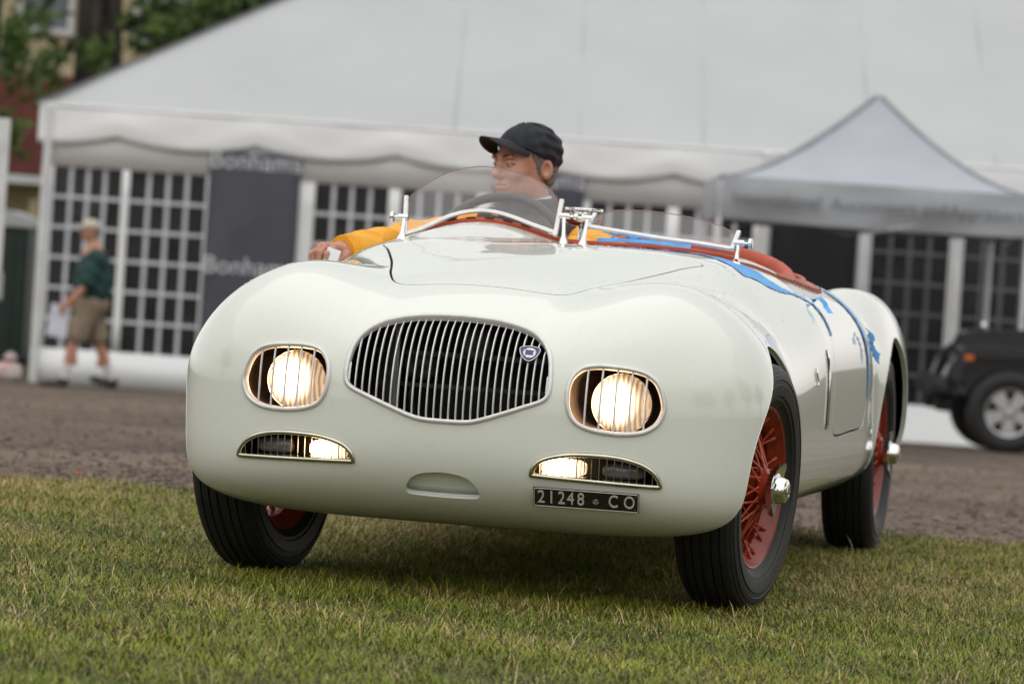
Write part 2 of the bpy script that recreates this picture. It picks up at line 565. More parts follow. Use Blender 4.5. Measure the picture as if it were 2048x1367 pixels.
# loose stones on the drive
def stones(n, y0, y1, r0, r1, wx):
    yy = y0 + (y1 - y0) * RNG.random(n) ** 1.8
    xx = RNG.uniform(-1, 1, n) * (wx + yy * .14)
    r = RNG.uniform(r0, r1, n) * (.6 + RNG.random(n) ** 3)
    base = np.array([(1, 0, 0), (0, 1, 0), (-1, 0, 0), (0, -1, 0), (0, 0, .7), (0, 0, -.5)], float)
    tri = np.array([(0, 1, 4), (1, 2, 4), (2, 3, 4), (3, 0, 4), (1, 0, 5), (2, 1, 5), (3, 2, 5), (0, 3, 5)])
    V = base[None] * r[:, None, None] * RNG.uniform(.6, 1.4, (n, 6, 3))
    a = RNG.uniform(0, 6.28, n); c, s = np.cos(a)[:, None], np.sin(a)[:, None]
    V = np.stack([V[..., 0] * c - V[..., 1] * s + xx[:, None], V[..., 0] * s + V[..., 1] * c + yy[:, None], V[..., 2] + (terrain(xx, yy) + .004 + r * .25)[:, None]], -1)
    T = (tri[None] + (np.arange(n) * 6)[:, None, None]).reshape(-1, 3)
    return V.reshape(-1, 3), T
V, T = stones(16000, 13.75, 40, .006, .016, .9)
tag(add('gravel_stones', mesh_np('gravel_stones', V, T, mat('stones', (.22, .165, .125), .85, vary=(7, .6, (.07, .052, .040))), False)),
    'loose brown grey stones scattered over the drive', 'gravel', kind='stuff')

# lawn: separate curved blades, green and straw
def grass_mat():
    m = bpy.data.materials.new('grass_blades'); m.use_nodes = True
    n, l = m.node_tree.nodes, m.node_tree.links; b = n['Principled BSDF']
    at = n.new('ShaderNodeAttribute'); at.attribute_name = 'tint'
    nz = n.new('ShaderNodeTexNoise'); nz.inputs['Scale'].default_value = 90
    tc = n.new('ShaderNodeTexCoord'); l.new(tc.outputs['Object'], nz.inputs['Vector'])
    mx = n.new('ShaderNodeMix'); mx.data_type = 'RGBA'; mx.blend_type = 'MULTIPLY'; mx.inputs['Factor'].default_value = .5
    l.new(at.outputs['Color'], mx.inputs['A']); l.new(nz.outputs['Color'], mx.inputs['B'])
    mx2 = n.new('ShaderNodeMix'); mx2.data_type = 'RGBA'; mx2.blend_type = 'MIX'; mx2.inputs['Factor'].default_value = .25
    l.new(at.outputs['Color'], mx2.inputs['A']); l.new(mx.outputs['Result'], mx2.inputs['B'])
    l.new(mx2.outputs['Result'], b.inputs['Base Color'])
    b.inputs['Roughness'].default_value = .55; b.inputs['Specular IOR Level'].default_value = .3
    b.inputs['Subsurface Weight'].default_value = 0
    return m
def pnoise(x, y, seed):
    """Smooth patchy noise in 0..1."""
    r = np.random.default_rng(seed); v = 0
    for k in range(7):
        fx, fy, p = r.normal(0, 1.1 + k * .55), r.normal(0, 1.1 + k * .55), r.uniform(0, 6.28)
        v = v + np.sin(fx * x + fy * y + p) / (1 + k * .35)
    return np.clip(.5 + v / 5.5, 0, 1)
def grass(n, y0, y1, wx):
    yy = np.sqrt(RNG.uniform(y0 ** 2, y1 ** 2, n)); xx = RNG.uniform(-1, 1, n) * (wx + yy * .145)
    # clump
    yy = yy + RNG.normal(0, .012, n)
    edge = 13.87 + .10 * np.sin(xs_f(xx, 2.3)) + .06 * np.sin(xx * 7.9 + 1)
    keep = yy < edge + RNG.normal(0, .10, n)
    xx, yy = xx[keep], yy[keep]; n = len(xx)
    pat = pnoise(xx * 2.6, yy * 2.0, 41)
    dry = .40 * pnoise(xx * 1.1, yy * .8, 3) + .46 * pnoise(xx * 5.5, yy * 4.0, 5) + .34 * np.clip((yy - 8.6) / 5, 0, 1) - .06
    straw = RNG.random(n) < np.clip(dry * 1.05 - .25, .06, .8)
    L = RNG.uniform(.012, .036, n) * (.6 + .8 * pnoise(xx * 5, yy * 5, 8)) * (.75 + .6 * pat)
    tall = RNG.random(n) < .012
    L = np.where(tall, RNG.uniform(.035, .085, n), L); straw = straw | (tall & (RNG.random(n) < .75))
    w = np.where(straw, RNG.uniform(.0006, .0013, n), RNG.uniform(.0007, .0016, n))
    az = RNG.uniform(0, 2 * math.pi, n); lean = np.where(straw, RNG.uniform(.5, 1.6, n), RNG.uniform(.45, 1.5, n))
    dx, dy = np.cos(az), np.sin(az); px, py = -dy, dx
    V = np.empty((n, 5, 3), np.float32); z0 = terrain(xx, yy) - .002
    for k, (t, ww) in enumerate(((0, 1), (0, -1), (.55, .8), (.55, -.8), (1, 0))):
        bend = lean * (.55 + .65 * t)
        h = L * t * np.cos(np.minimum(bend, 1.45)); o = L * t * np.sin(np.minimum(bend, 1.5))
        V[:, k, 0] = xx + dx * o + px * ww * w; V[:, k, 1] = yy + dy * o + py * ww * w; V[:, k, 2] = z0 + h
    b = (np.arange(n) * 5)[:, None]
    T = np.concatenate([b + np.array([[0, 1, 3]]), b + np.array([[0, 3, 2]]), b + np.array([[2, 3, 4]])])
    g1, g2, g3 = np.array([.200, .262, .015]), np.array([.092, .132, .008]), np.array([.42, .40, .032])
    u = RNG.random(n)[:, None]; v = pnoise(xx * 2, yy * 2, 21)[:, None]
    col = g2 + (g1 - g2) * u + (g3 - g1) * (v * RNG.random(n)[:, None]) * .8
    s1, s2 = np.array([.62, .47, .22]), np.array([.30, .20, .08])
    sc = s2 + (s1 - s2) * RNG.random(n)[:, None]
    col = col * (.62 + .62 * pnoise(xx * 7, yy * 5, 61)[:, None])
    col = np.where(straw[:, None], sc, col)
    C = np.ones((n, 5, 4), np.float32); C[:, :, :3] = col[:, None]
    return V.reshape(-1, 3), T, C.reshape(-1, 4)
def xs_f(x, k): return x * k
V, T, C = grass(520000, 6.6, 14.25, .55)
me = mesh_np('lawn_grass', V, T, grass_mat(), True)
at = me.color_attributes.new('tint', 'FLOAT_COLOR', 'POINT'); at.data.foreach_set('color', C.ravel())
tag(add('lawn_grass', me), 'short green and straw coloured grass of the lawn', 'grass', kind='stuff')
# bits of litter on the drive
for nm, lb, c, x, y, s in (('litter_scrap', 'small red scrap lying on the gravel at left', (.5, .03, .03), -1.55, 14.6, .03), ('bark_piece', 'dark bark piece on the gravel left of the car', (.02, .018, .015), -1.25, 14.35, .035)):
    tag(MB().box((0, 0, s * .25), (s, s * .6, s * .4), bev=s * .1).build(nm, mat(nm, c, .7, vary=(40, .3)), loc=(x, y, float(terrain(x, y)) + .004), rot=(0, .15, .4)), lb, 'litter')

# ------------------------------------------------------------------ large white tent
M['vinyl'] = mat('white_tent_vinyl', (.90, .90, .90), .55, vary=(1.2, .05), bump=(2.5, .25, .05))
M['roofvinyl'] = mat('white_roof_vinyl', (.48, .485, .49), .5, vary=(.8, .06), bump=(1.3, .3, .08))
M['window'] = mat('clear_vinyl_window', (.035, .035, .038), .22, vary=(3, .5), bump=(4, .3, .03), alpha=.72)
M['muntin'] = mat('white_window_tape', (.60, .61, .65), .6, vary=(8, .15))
M['shadedmuntin'] = mat('shaded_window_tape', (.13, .13, .14), .6, vary=(8, .2))  # same white tape, with the canopy's shade put into its colour
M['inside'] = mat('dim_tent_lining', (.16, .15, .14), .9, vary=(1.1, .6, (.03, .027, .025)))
M['banner'] = mat('charcoal_banner_cloth', (.085, .087, .105), .85, vary=(2, .18), bump=(9, .4, .02))
M['bannertext'] = mat('white_banner_print', (.62, .62, .64), .8, vary=(6, .1))
M['pole'] = mat('white_tent_pole', (.70, .70, .70), .4, vary=(5, .15))
TY = 44.5
translucent(M['vinyl'], .10); translucent(M['roofvinyl'], .10)
tent = empty('marquee_tent', (0, TY, -.83))
tag(tent, 'large white frame tent with gridded windows and scalloped valance', 'tent')
TZ = .83        # local z of world zero
def tb(x0, x1, z0, z1, name, m, parent=tent, y=0., th=.03, wav=0.):
    n = max(2, int((x1 - x0) / .09)); k = max(2, int((z1 - z0) / .25))
    X, Zg = np.meshgrid(np.linspace(x0, x1, n), np.linspace(z0 + TZ, z1 + TZ, k))
    Yg = y + wav * np.sin(X * 9 + Zg * 1.5) * .6 + wav * np.sin(X * 4.1 - Zg * .8)
    V = np.concatenate([np.stack([X, Yg, Zg], -1).reshape(-1, 3), np.stack([X, Yg + th, Zg], -1).reshape(-1, 3)])
    i = (np.arange(k - 1)[:, None] * n + np.arange(n - 1)[None]).ravel(); off = n * k
    Q = np.concatenate([np.stack([i, i + 1, i + n + 1, i + n], 1), np.stack([i + off, i + n + off, i + n + 1 + off, i + 1 + off], 1)])
    rim = list(range(n)) + [r * n + n - 1 for r in range(1, k)] + [(k - 1) * n + c for c in range(n - 2, -1, -1)] + [r * n for r in range(k - 2, 0, -1)]
    rr = np.array(rim); r2 = np.roll(rr, -1)
    Q = np.concatenate([Q, np.stack([r2, rr, rr + off, r2 + off], 1)])
    return add(name, mesh_np(name, V, Q, m, wav > 0), parent)
WIN = [(-5.22, -4.46), (-4.37, -3.52), (-2.30, -1.48), (-1.34, -.50), (.77, 1.63), (1.77, 2.60), (3.93, 4.80), (4.96, 5.85), (6.1, 7.0), (7.2, 8.1), (8.3, 9.2)]
ZB, ZT, W0, W1 = -.84, 2.24, -.41, 1.62
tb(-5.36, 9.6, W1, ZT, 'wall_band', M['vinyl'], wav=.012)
xs_ = [-5.36] + [v for w in WIN for v in w] + [9.6]
for a, b in zip(xs_[::2], xs_[1::2]):
    tb(a, b, W0, W1 - .002, 'wall_panel', M['vinyl'], wav=.006)
tb(-5.36, 9.6, ZB + .0, W0 - .002, 'wall_skirt', M['vinyl'], wav=.02)
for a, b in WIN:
    mm = M['muntin'] if a < 3 else M['shadedmuntin']
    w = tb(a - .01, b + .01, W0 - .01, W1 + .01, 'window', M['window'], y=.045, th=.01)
    for j in range(1, 4):
        x = a + (b - a) * j / 4
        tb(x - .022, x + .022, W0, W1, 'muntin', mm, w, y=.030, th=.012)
    for j in range(1, 6):
        z = W1 - (W1 - W0) * j / 6
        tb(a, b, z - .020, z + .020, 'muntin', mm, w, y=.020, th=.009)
# tables, boxes and drapes dimly seen inside
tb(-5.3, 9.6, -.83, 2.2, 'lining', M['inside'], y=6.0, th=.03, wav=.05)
for x in (-5.34, 9.58):
    MB().raw([(x, .05, 0), (x, 12, 0), (x, 12, ZT + TZ), (x, .05, ZT + TZ)], [(0, 1, 2, 3)]).build('end_wall', M['vinyl'], tent)
tb(-5.36, 9.6, ZB, ZT, 'rear_wall', M['vinyl'], y=12., th=.03)
# valance with scallops
def valance(x0, x1, per, phase):
    n = int((x1 - x0) * 26); x = np.linspace(x0, x1, n); rows = 9
    ph = ((x - phase) / per) % 1.0
    low = 1.87 + .11 * np.abs(2 * ph - 1) ** 2.4
    V = []
    for r in range(rows):
        t = r / (rows - 1)
        z = 2.30 + (low - 2.30) * t
        fold = .035 * np.abs(2 * ph - 1) ** 3 * np.sin(t * 2.5) + .02 * np.sin(t * 3.1 + ph * 5) * (1 - np.abs(2 * ph - 1)) + .012 * np.sin((t * 2 + np.abs(2 * ph - 1)) * 4.2) * t
        V.append(np.stack([x, -.050 - .022 * t - .012 * np.sin(t * 3.14) - fold * .45, z + TZ], 1))
    # swag: a second belly of cloth just under the eave
    V = np.concatenate(V); i = (np.arange(rows - 1)[:, None] * n + np.arange(n - 1)[None]).ravel()
    V = np.concatenate([V, V + np.array([0, .012, 0])]); o = rows * n
    Q = np.concatenate([np.stack([i, i + n, i + n + 1, i + 1], 1), np.stack([i + o, i + 1 + o, i + n + 1 + o, i + n + o], 1)])
    b = (rows - 1) * n + np.arange(n - 1)
    Q = np.concatenate([Q, np.stack([b, b + o, b + o + 1, b + 1], 1)])
    return add('valance', mesh_np('valance', V, Q, M['vinyl'], True), tent)
valance(-5.42, 9.7, 1.555, -4.54)
MB().tube([(-5.42, -.052, 2.295 + TZ), (9.7, -.052, 2.295 + TZ)], .018, 8).build('eave_rope', M['vinyl'], tent, True)
# hipped roof with slight sag between the rafters
def roof():
    n, m_ = 240, 40; run, slope = 6.2, .60
    x = np.linspace(-5.46, 9.75, n); P = []
    for r in range(m_):
        t = r / (m_ - 1); y = run * t
        xl, xr = -5.46 + y, 9.75 - y * .2
        xx = xl + (xr - xl) * (x + 5.46) / (9.75 + 5.46)
        sag = .07 * np.sin(np.pi * (((xx + 5.46) / 4.66) % 1)) * np.sin(np.pi * min(1, t * 1.4)) * np.clip((xx - xl) / 2.0, 0, 1)
        eave = .028 * np.abs(np.sin((xx + 4.54) * np.pi / 1.555)) * max(0, 1 - t * 9)
        wr = (.012 * np.sin(xx * 8 + np.sin(xx * 2) * 3) * max(0, 1 - t * 5) + .012 * np.sin(xx * 1.7 + y * 3.1) * np.sin(xx * .9 - y * 1.3)) * np.clip((xx - xl) / 1.0, 0, 1)
        P.append(np.stack([xx, 0 * xx + y - .06, 2.305 + TZ + slope * y - sag - eave + wr], 1))
    P = np.concatenate(P); i = (np.arange(m_ - 1)[:, None] * n + np.arange(n - 1)[None]).ravel()
    Q = [np.stack([i, i + 1, i + n + 1, i + n], 1)]
    back = np.array([(-5.46 + run, run - .17, 2.305 + TZ + slope * run), (9.75 - run * .2, run - .17, 2.305 + TZ + slope * run), (9.75, 12.3, 2.3 + TZ), (-5.46, 12.3, 2.3 + TZ), (-5.46, -.17, 2.305 + TZ)])
    k = len(P); P = np.vstack([P, back])
    Q.append(np.array([[k, k + 1, k + 2, k + 3]]))
    Q.append(np.array([[k, k + 3, k + 4]]))
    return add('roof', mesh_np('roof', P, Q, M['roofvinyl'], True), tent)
roof()
for x0 in (-.8, 3.86):
    for off in (0, .9, 1.8):
        y = np.linspace(.05, 5.9, 24); xx = np.full(24, x0 + off * 1.55)
        sag = .07 * np.sin(np.pi * (((xx + 5.46) / 4.66) % 1)) * np.sin(np.pi * np.minimum(1, y / 6.2 * 1.4))
        MB().tube(np.stack([xx, y - .06, 2.300 + TZ + .6 * y - sag], 1), .010, 6, flat=.6).build('roof_seam', M['roofvinyl'], tent, True)
for i, (x, w, c, d) in enumerate(((-5.0, .5, .22, 2.2), (-4.1, .7, .05, 3.0), (-3.75, .25, .30, 1.6), (-2.1, .5, .03, 2.0), (-1.7, .3, .16, 3.2), (-1.0, .6, .10, 1.4), (.95, .3, .25, 2.5), (1.4, .35, .04, 1.8), (2.1, .6, .12, 2.6), (4.2, .4, .04, 2.0), (4.6, .3, .18, 3.0), (5.3, .6, .03, 1.5))):
    tb(x - w / 2, x + w / 2, -.83, 1.1 + .5 * math.sin(i * 2.1), 'drape', mat('drape_cloth', (c * 1.05, c * .95, c * .85), .9, vary=(3, .4)), y=d, th=.05, wav=.03)
# corner leg and the poles seen by the wall
for x, m in ((-5.30, .06), (2.72, .085), (3.84, .085), (4.88, .085)):
    MB().tube([(x, -.06, -.01), (x, -.06, 2.28 + TZ)], m * .75, 10).build('tent_pole', M['pole'], tent, True)

# banners hung on the wall
def banner(x0, x1, ztop, zlow, zs, label, txt='Bonhams', m=None):
    b = tb(x0, x1, zlow, ztop, 'banner', m or M['banner'], None, y=TY - .06, th=.008, wav=.010)
    b.location = (0, 0, -.83)
    tag(b, label, 'banner', None)
    for z in zs:
        o = add('lettering', text_mesh(txt, .275, .002, M['bannertext'], spacing=1.02), b, ((x0 + x1) / 2, TY - .088, z + TZ), (math.pi / 2, 0, 0))
    return b
banner(-3.49, -2.47, 1.90, -.45, (1.80, .63), 'charcoal banner with white lettering beside the two leftmost tent windows')
banner(-.32, .69, 1.92, -.45, (1.82, .65), 'charcoal banner hanging behind the driver')
banner(2.80, 3.76, 1.92, -.80, (), 'dark shaded banner on the tent wall under the grey canopy', m=mat('shaded_banner_cloth', (.018, .018, .021), .85, vary=(2, .3), bump=(9, .4, .02)))  # cloth darkened to near black, standing in for shade under the canopy
sk = tb(3.0, 6.0, -.84, -.50, 'wall_flap', M['vinyl'], None, y=TY - .10, th=.01, wav=.03)
V = np.empty(0)
bpy.data.objects.remove(sk)
X, U = np.meshgrid(np.linspace(3.0, 6.2, 30), np.linspace(0, 1, 8))
Pf = np.stack([X, TY - .03 - .9 * U, -.40 - .40 * np.minimum(1, U * 1.7) + .05 * np.sin(X * 4 + U * 5) * U], -1).reshape(-1, 3)
i = (np.arange(7)[:, None] * 30 + np.arange(29)[None]).ravel()
Pf = np.vstack([Pf, Pf - [0, 0, .01]])
fl_ = add('ground_flap', mesh_np('ground_flap', Pf, np.vstack([np.stack([i, i + 30, i + 31, i + 1], 1), np.stack([i, i + 1, i + 31, i + 30], 1) + 240]), M['vinyl'], True))
tag(fl_, 'loose white wall flap spread on the ground left of the black off-roader', 'tarpaulin')

# ------------------------------------------------------------------ grey pop-up canopy
M['canopy'] = mat('grey_canopy_cloth', (.40, .415, .455), .7, vary=(2, .08), bump=(3, .3, .04))
M['canopyvalance'] = mat('grey_valance_cloth', (.38, .395, .42), .7, vary=(2, .12), bump=(3, .4, .05))
M['canopytext'] = mat('dark_canopy_print', (.15, .155, .16), .8, vary=(6, .2))
CX, CY, CH, CE, CP = 3.50, 41.1, 1.535, 1.87, 2.86
can = empty('popup_canopy', (CX, CY, -.78))
tag(can, 'grey pop-up canopy with pointed roof and lettered valance', 'canopy')
CZ = .78
n = 28; P, Q = [], []
corners = [(-CH, -CH), (CH, -CH), (CH, CH), (-CH, CH)]
for s in range(4):
    (x0, y0), (x1, y1) = corners[s], corners[(s + 1) % 4]
    b = len(P)
    for i in range(n + 1):
        t = i / n
        for j in range(n + 1):
            u = j / n
            x, y = (x0 + (x1 - x0) * u) * t + .10 * (1 - t), (y0 + (y1 - y0) * u) * t
            z = CE + (CP - CE) * (1 - t) ** 1.55 - .05 * math.sin(math.pi * u) * math.sin(math.pi * t) 
            P.append((x, y, z + CZ))
    for i in range(n):
        for j in range(n):
            Q.append((b + i * (n + 1) + j, b + (i + 1) * (n + 1) + j, b + (i + 1) * (n + 1) + j + 1, b + i * (n + 1) + j + 1))
me = bpy.data.meshes.new('canopy_roof'); me.from_pydata(P, [], Q); me.update(); me.materials.append(M['canopy'])
for p in me.polygons: p.use_smooth = True
add('canopy_roof', me, can)
for sx, sy in corners:
    t = np.linspace(.02, 1, 20)
    MB().tube(np.stack([sx * t + .10 * (1 - t), sy * t, CE + (CP - CE) * (1 - t) ** 1.55 + CZ + .004], 1), .022, 8).build('roof_seam', mat('grey_seam_tape', (.27, .285, .31), .7, vary=(4, .2)), can, True)
def cval(s, name='canopy_valance'):
    (x0, y0), (x1, y1) = corners[s], corners[(s + 1) % 4]
    n, r = 60, 9; V = []
    nx, ny = (y1 - y0) / (2 * CH), -(x1 - x0) / (2 * CH)
    for k in range(r):
        t = k / (r - 1)
        for i in range(n):
            u = i / (n - 1)
            peak = .06 * (1 - abs(2 * u - 1)) ** 2
            w = .035 * math.sin(u * 12.5 + t * 3) * t + .05 * math.sin(math.pi * t) * math.sin(u * math.pi * 2) ** 2
            z = CE + .012 - (.42 + .02 * math.sin(math.pi * u)) * t
            V.append((x0 + (x1 - x0) * u + nx * (.02 + w), y0 + (y1 - y0) * u + ny * (.02 + w), z + CZ))
    f = [(k * n + i, (k + 1) * n + i, (k + 1) * n + i + 1, k * n + i + 1) for k in range(r - 1) for i in range(n - 1)]
    o = MB().raw(V, f).build(name, M['canopyvalance'], can, True, angle=180); return o
vals = [cval(s) for s in range(4)]
for wd, xw in (('International', -.98), ('Auctioneers', -.02), ('and', .585), ('Appraisers', 1.10)):
    add('lettering', text_mesh(wd, .172, .002, M['canopytext']), vals[0], (xw, -CH - .115, 1.665 + CZ), (math.pi / 2, 0, 0))
for sx, sy in corners:
    leg = MB(); leg.box((sx, sy, (CE + CZ) / 2 - .02), (.05, .05, CE + CZ - .04), bev=.008); leg.box((sx, sy, .012), (.12, .12, .02)); leg.build('canopy_leg', M['pole'], can)
for s in range(4):
    (x0, y0), (x1, y1) = corners[s], corners[(s + 1) % 4]
    mb = MB(); mb.tube([(x0, y0, CE + CZ - .10), ((x0 + x1) / 2, (y0 + y1) / 2, CE + CZ - .45), (x1, y1, CE + CZ - .10)], .012, 6); mb.build('truss_bar', M['pole'], can, True)

# ------------------------------------------------------------------ black off-roader
M['offroad'] = mat('black_car_paint', (.018, .020, .024), .25, coat=.8, vary=(5, .2))
M['plastic'] = mat('black_plastic', (.016, .016, .017), .6, vary=(9, .3))
M['alloy'] = mat('silver_alloy', (.50, .50, .51), .35, .6, vary=(12, .12))
M['amber'] = mat('amber_marker', (.75, .16, .02), .25, coat=.5, vary=(20, .2))
M['carglass'] = mat('dark_car_glass', (.015, .018, .02), .06, coat=.6, vary=(5, .3))
jeep = empty('off_roader', (4.90, 39.85, -.675), 0)
tag(jeep, 'black boxy off-roader parked nose left at the right edge', 'off-roader')
J = lambda: MB()
# local: x to the rear, front wheel centre at x=0, near side y=-.8; z from ground
mb = J(); mb.prism([(-.42, .52), (-.46, 1.02), (-.40, 1.16), (-.20, 1.21), (.85, 1.27), (.90, 1.05), (.90, .52)], -.58, .58, lambda a, b, h: (a, h, b)); mb.build('bonnet', M['offroad'], jeep)
mb = J(); mb.prism([(.86, .50), (.86, 1.26), (1.0, 1.28), (3.35, 1.28), (3.42, .9), (3.40, .50)], -.76, .76, lambda a, b, h: (a, h, b)); mb.build('body', M['offroad'], jeep)
mb = J(); mb.prism([(.98, 1.28), (1.22, 1.80), (1.4, 1.84), (3.2, 1.84), (3.32, 1.28)], -.70, .70, lambda a, b, h: (a, h, b)); mb.build('cabin', M['plastic'], jeep)
for sy in (-1, 1):
    mb = J(); mb.prism([(1.3, 1.34), (1.45, 1.75), (2.2, 1.75), (2.2, 1.34)], sy * .702, sy * .712, lambda a, b, h: (a, h, b)); mb.build('side_window', M['carglass'], jeep)
    # fender flares
    pr = [(-.62, .72), (-.56, .93), (-.44, 1.03), (.40, 1.05), (.62, .95), (.78, .70), (.72, .68), (.56, .88), (.38, .95), (-.36, .94), (-.46, .86), (-.54, .70)]
    mb = J(); mb.prism(pr, sy * .56, sy * .87, lambda a, b, h: (a, h, b)); fl2 = mb.build('fender', M['offroad'], jeep)
    mb = J(); mb.box((-.52, sy * .80, .90), (.03, .10, .055), Matrix.Rotation(.0, 3, 'Y'), bev=.01); mb.box((-.43, sy * .872, .925), (.085, .012, .05), bev=.006); mb.build('marker_lamp', M['amber'], jeep)
    for wx in (0, 2.42):
        w = empty('wheel', (wx, sy * .74, .41), parent=jeep)
        if sy > 0: w.rotation_euler = (0, 0, math.pi)
        mb = MB().lathe([(.10, .24), (.115, .28), (.12, .33), (.105, .385), (.09, .405), (.05, .412), (-.05, .412), (-.09, .405), (-.105, .385), (-.12, .33), (-.115, .28), (-.10, .24)], 40, 'y'); mb.build('tyre', M['tyre'], w, True)
        MB().lathe([(-.105, .24), (-.112, .235), (-.10, .218), (.0, .20), (.09, .235)], 36, 'y').build('rim', M['alloy'], w, True)
        MB().lathe([(-.03, .21), (-.03, .0003)], 24, 'y').build('wheel_back', M['plastic'], w)
        for k in range(5):
            a = k * 2 * math.pi / 5 + .3
            R = Matrix.Rotation(a, 3, 'Y')
            m2 = MB(); m2.prism([(.03, -.045), (.215, -.075), (.215, .075), (.03, .045)], -.098, -.075, lambda u, v, h: (u, h, v))
            MB().raw([tuple(R @ Vector(v)) for v in m2.v], m2.f).build('rim_spoke', M['alloy'], w)
        MB().lathe([(-.102, .0003), (-.102, .035), (-.09, .06), (-.07, .07)], 20, 'y').build('hub_cap', M['alloy'], w, True)
mb = J(); mb.box((-.66, 0, .62), (.24, 1.62, .20), bev=.06); mb.build('front_bumper', M['plastic'], jeep)
mb = J(); mb.box((-.60, -.45, .46), (.2, .16, .16), bev=.03); mb.box((-.60, .45, .46), (.2, .16, .16), bev=.03); mb.box((.1, 0, .45), (1.2, .5, .14)); mb.build('chassis', M['plastic'], jeep)
for k in range(7):
    MB().box((-.462, (k - 3) * .085, .86), (.012, .045, .26), bev=.01).build('grille_slot', M['plastic'], jeep)
for sy in (-1, 1):
    MB().lathe([(-.015, .0003), (-.012, .07), (0, .09), (.02, .09)], 24, 'x', (-.462, sy * .44, .88)).build('headlamp', M['darkglass'], jeep, True)
mb = J(); mb.lathe([(0, .0003), (0, .05), (.03, .05)], 14, 'x', (-.30, -.60, 1.24)); mb.build('washer_cap', M['chrome'], jeep, True)

# ------------------------------------------------------------------ dark green booth, bag and sign at the left edge
M['booth'] = mat('dark_green_plastic', (.008, .022, .016), .45, vary=(4, .3), bump=(6, .2, .02))
M['boothroof'] = mat('pale_grey_roof_plastic', (.38, .39, .38), .6, vary=(5, .15))
booth = empty('portable_toilet', (-6.72, 50.6, -.82)); tag(booth, 'dark green portable toilet with pale roof at left edge', 'toilet')
MB().box((0, 0, .88), (1.18, 1.18, 1.70), bev=.04).build('cabin', M['booth'], booth)
V = []; 
mb = MB(); mb.prism([(-.62, 1.74), (-.58, 1.84), (-.35, 1.93), (0, 1.96), (.35, 1.93), (.58, 1.84), (.62, 1.74)], -.62, .62, lambda a, b, h: (a, h, b)); mb.build('roof', M['boothroof'], booth, True)
MB().box((.02, -.60, .88), (.80, .02, 1.5), bev=.005).build('door', M['booth'], booth)
MB().box((.17, -.615, .98), (.26, .006, .34)).build('notice', mat('paper_notice', (.55, .56, .56), .8, vary=(9, .3)), booth)
bag = MB(); bag.box((0, 0, .11), (.30, .22, .22), bev=.07); bag.box((.02, 0, .27), (.14, .14, .12), bev=.05)
tag(bag.build('weight_bag', mat('white_bag', (.62, .60, .58), .8, vary=(7, .2, (.5, .3, .28)), bump=(12, .6, .03)), loc=(-5.52, 43.9, -.80)), 'small white weight bag at the foot of the tent corner', 'bag')
sgn = empty('signboard', (-4.28, 30.0, float(terrain(0, 30)))); tag(sgn, 'tall white sign panel cut off by the left edge', 'sign')
MB().box((0, 0, 1.53), (.82, .04, 1.17), bev=.01).build('panel', M['pole'], sgn)
MB().box((-.02, .0, 2.85), (.62, .03, 1.45), bev=.01).build('upper_panel', mat('dark_green_board', (.012, .03, .02), .6, vary=(5, .3)), sgn)
MB().tube([(-.12, .04, -.02), (-.12, .04, 3.6)], .03, 10).build('post', M['pole'], sgn, True)

# ------------------------------------------------------------------ house and trees beyond
M['cream'] = mat('cream_render', (.52, .44, .27), .85, vary=(.8, .15), bump=(8, .2, .02))
M['brick'] = mat('red_brick', (.16, .045, .035), .85, vary=(2.5, .35), bump=(14, .4, .03))
M['housewin'] = mat('house_window', (.12, .15, .17), .1, coat=.4, vary=(1.5, .5))
M['trim'] = mat('house_white_trim', (.62, .62, .60), .6, vary=(3, .1))
house = empty('house', (-4, 82, -.8)); tag(house, 'cream house with brick wing seen through the trees behind the tent', 'house')
mb = MB(); mb.box((1.5, 4, 5), (22, 8, 10)); mb.build('wall', M['cream'], house)
mb = MB(); mb.box((-6.9, -.9, 3.85), (4.4, 1.8, 2.0)); mb.build('brick_wing', M['brick'], house)
mb = MB(); mb.box((-6.9, -1.0, 2.72), (4.8, 2.2, .16)); mb.build('string_course', M['trim'], house)
for x, z in ((-6.0, 6.7), (-3.6, 6.6), (-1.2, 6.2), (1.2, 6.2), (-3.6, 1.8), (3.6, 6.2), (-8.3, 6.7)):
    w = MB().box((x, -.03, z), (.95, .08, 1.7)).build('window', M['housewin'], house)
    mb = MB(); mb.box((x, -.09, z + .9), (1.2, .12, .14)); mb.box((x, -.09, z - .9), (1.2, .14, .12)); mb.box((x - .53, -.09, z), (.12, .1, 1.66)); mb.box((x + .53, -.09, z), (.12, .1, 1.66)); mb.box((x, -.085, z), (.9, .03, .06)); mb.build('window_frame', M['trim'], w)
for x in (-8.5, -7.6, -6.7, -5.8):
    MB().box((x, -1.6, 1.2), (.16, .16, 2.3)).build('porch_post', M['cream'], house)
mb = MB(); mb.box((-7.2, -1.6, 1.35), (3.2, .08, .08)); mb.box((-7.2, -1.6, .75), (3.2, .08, .08)); mb.build('porch_rail', M['trim'], house)
mb = MB(); mb.prism([(-6, 10), (6, 10), (0, 13)], -10, 13, lambda a, b, h: (h, 4 + a, b)); mb.build('roof', mat('slate', (.09, .09, .10), .7, vary=(3, .3)), house)

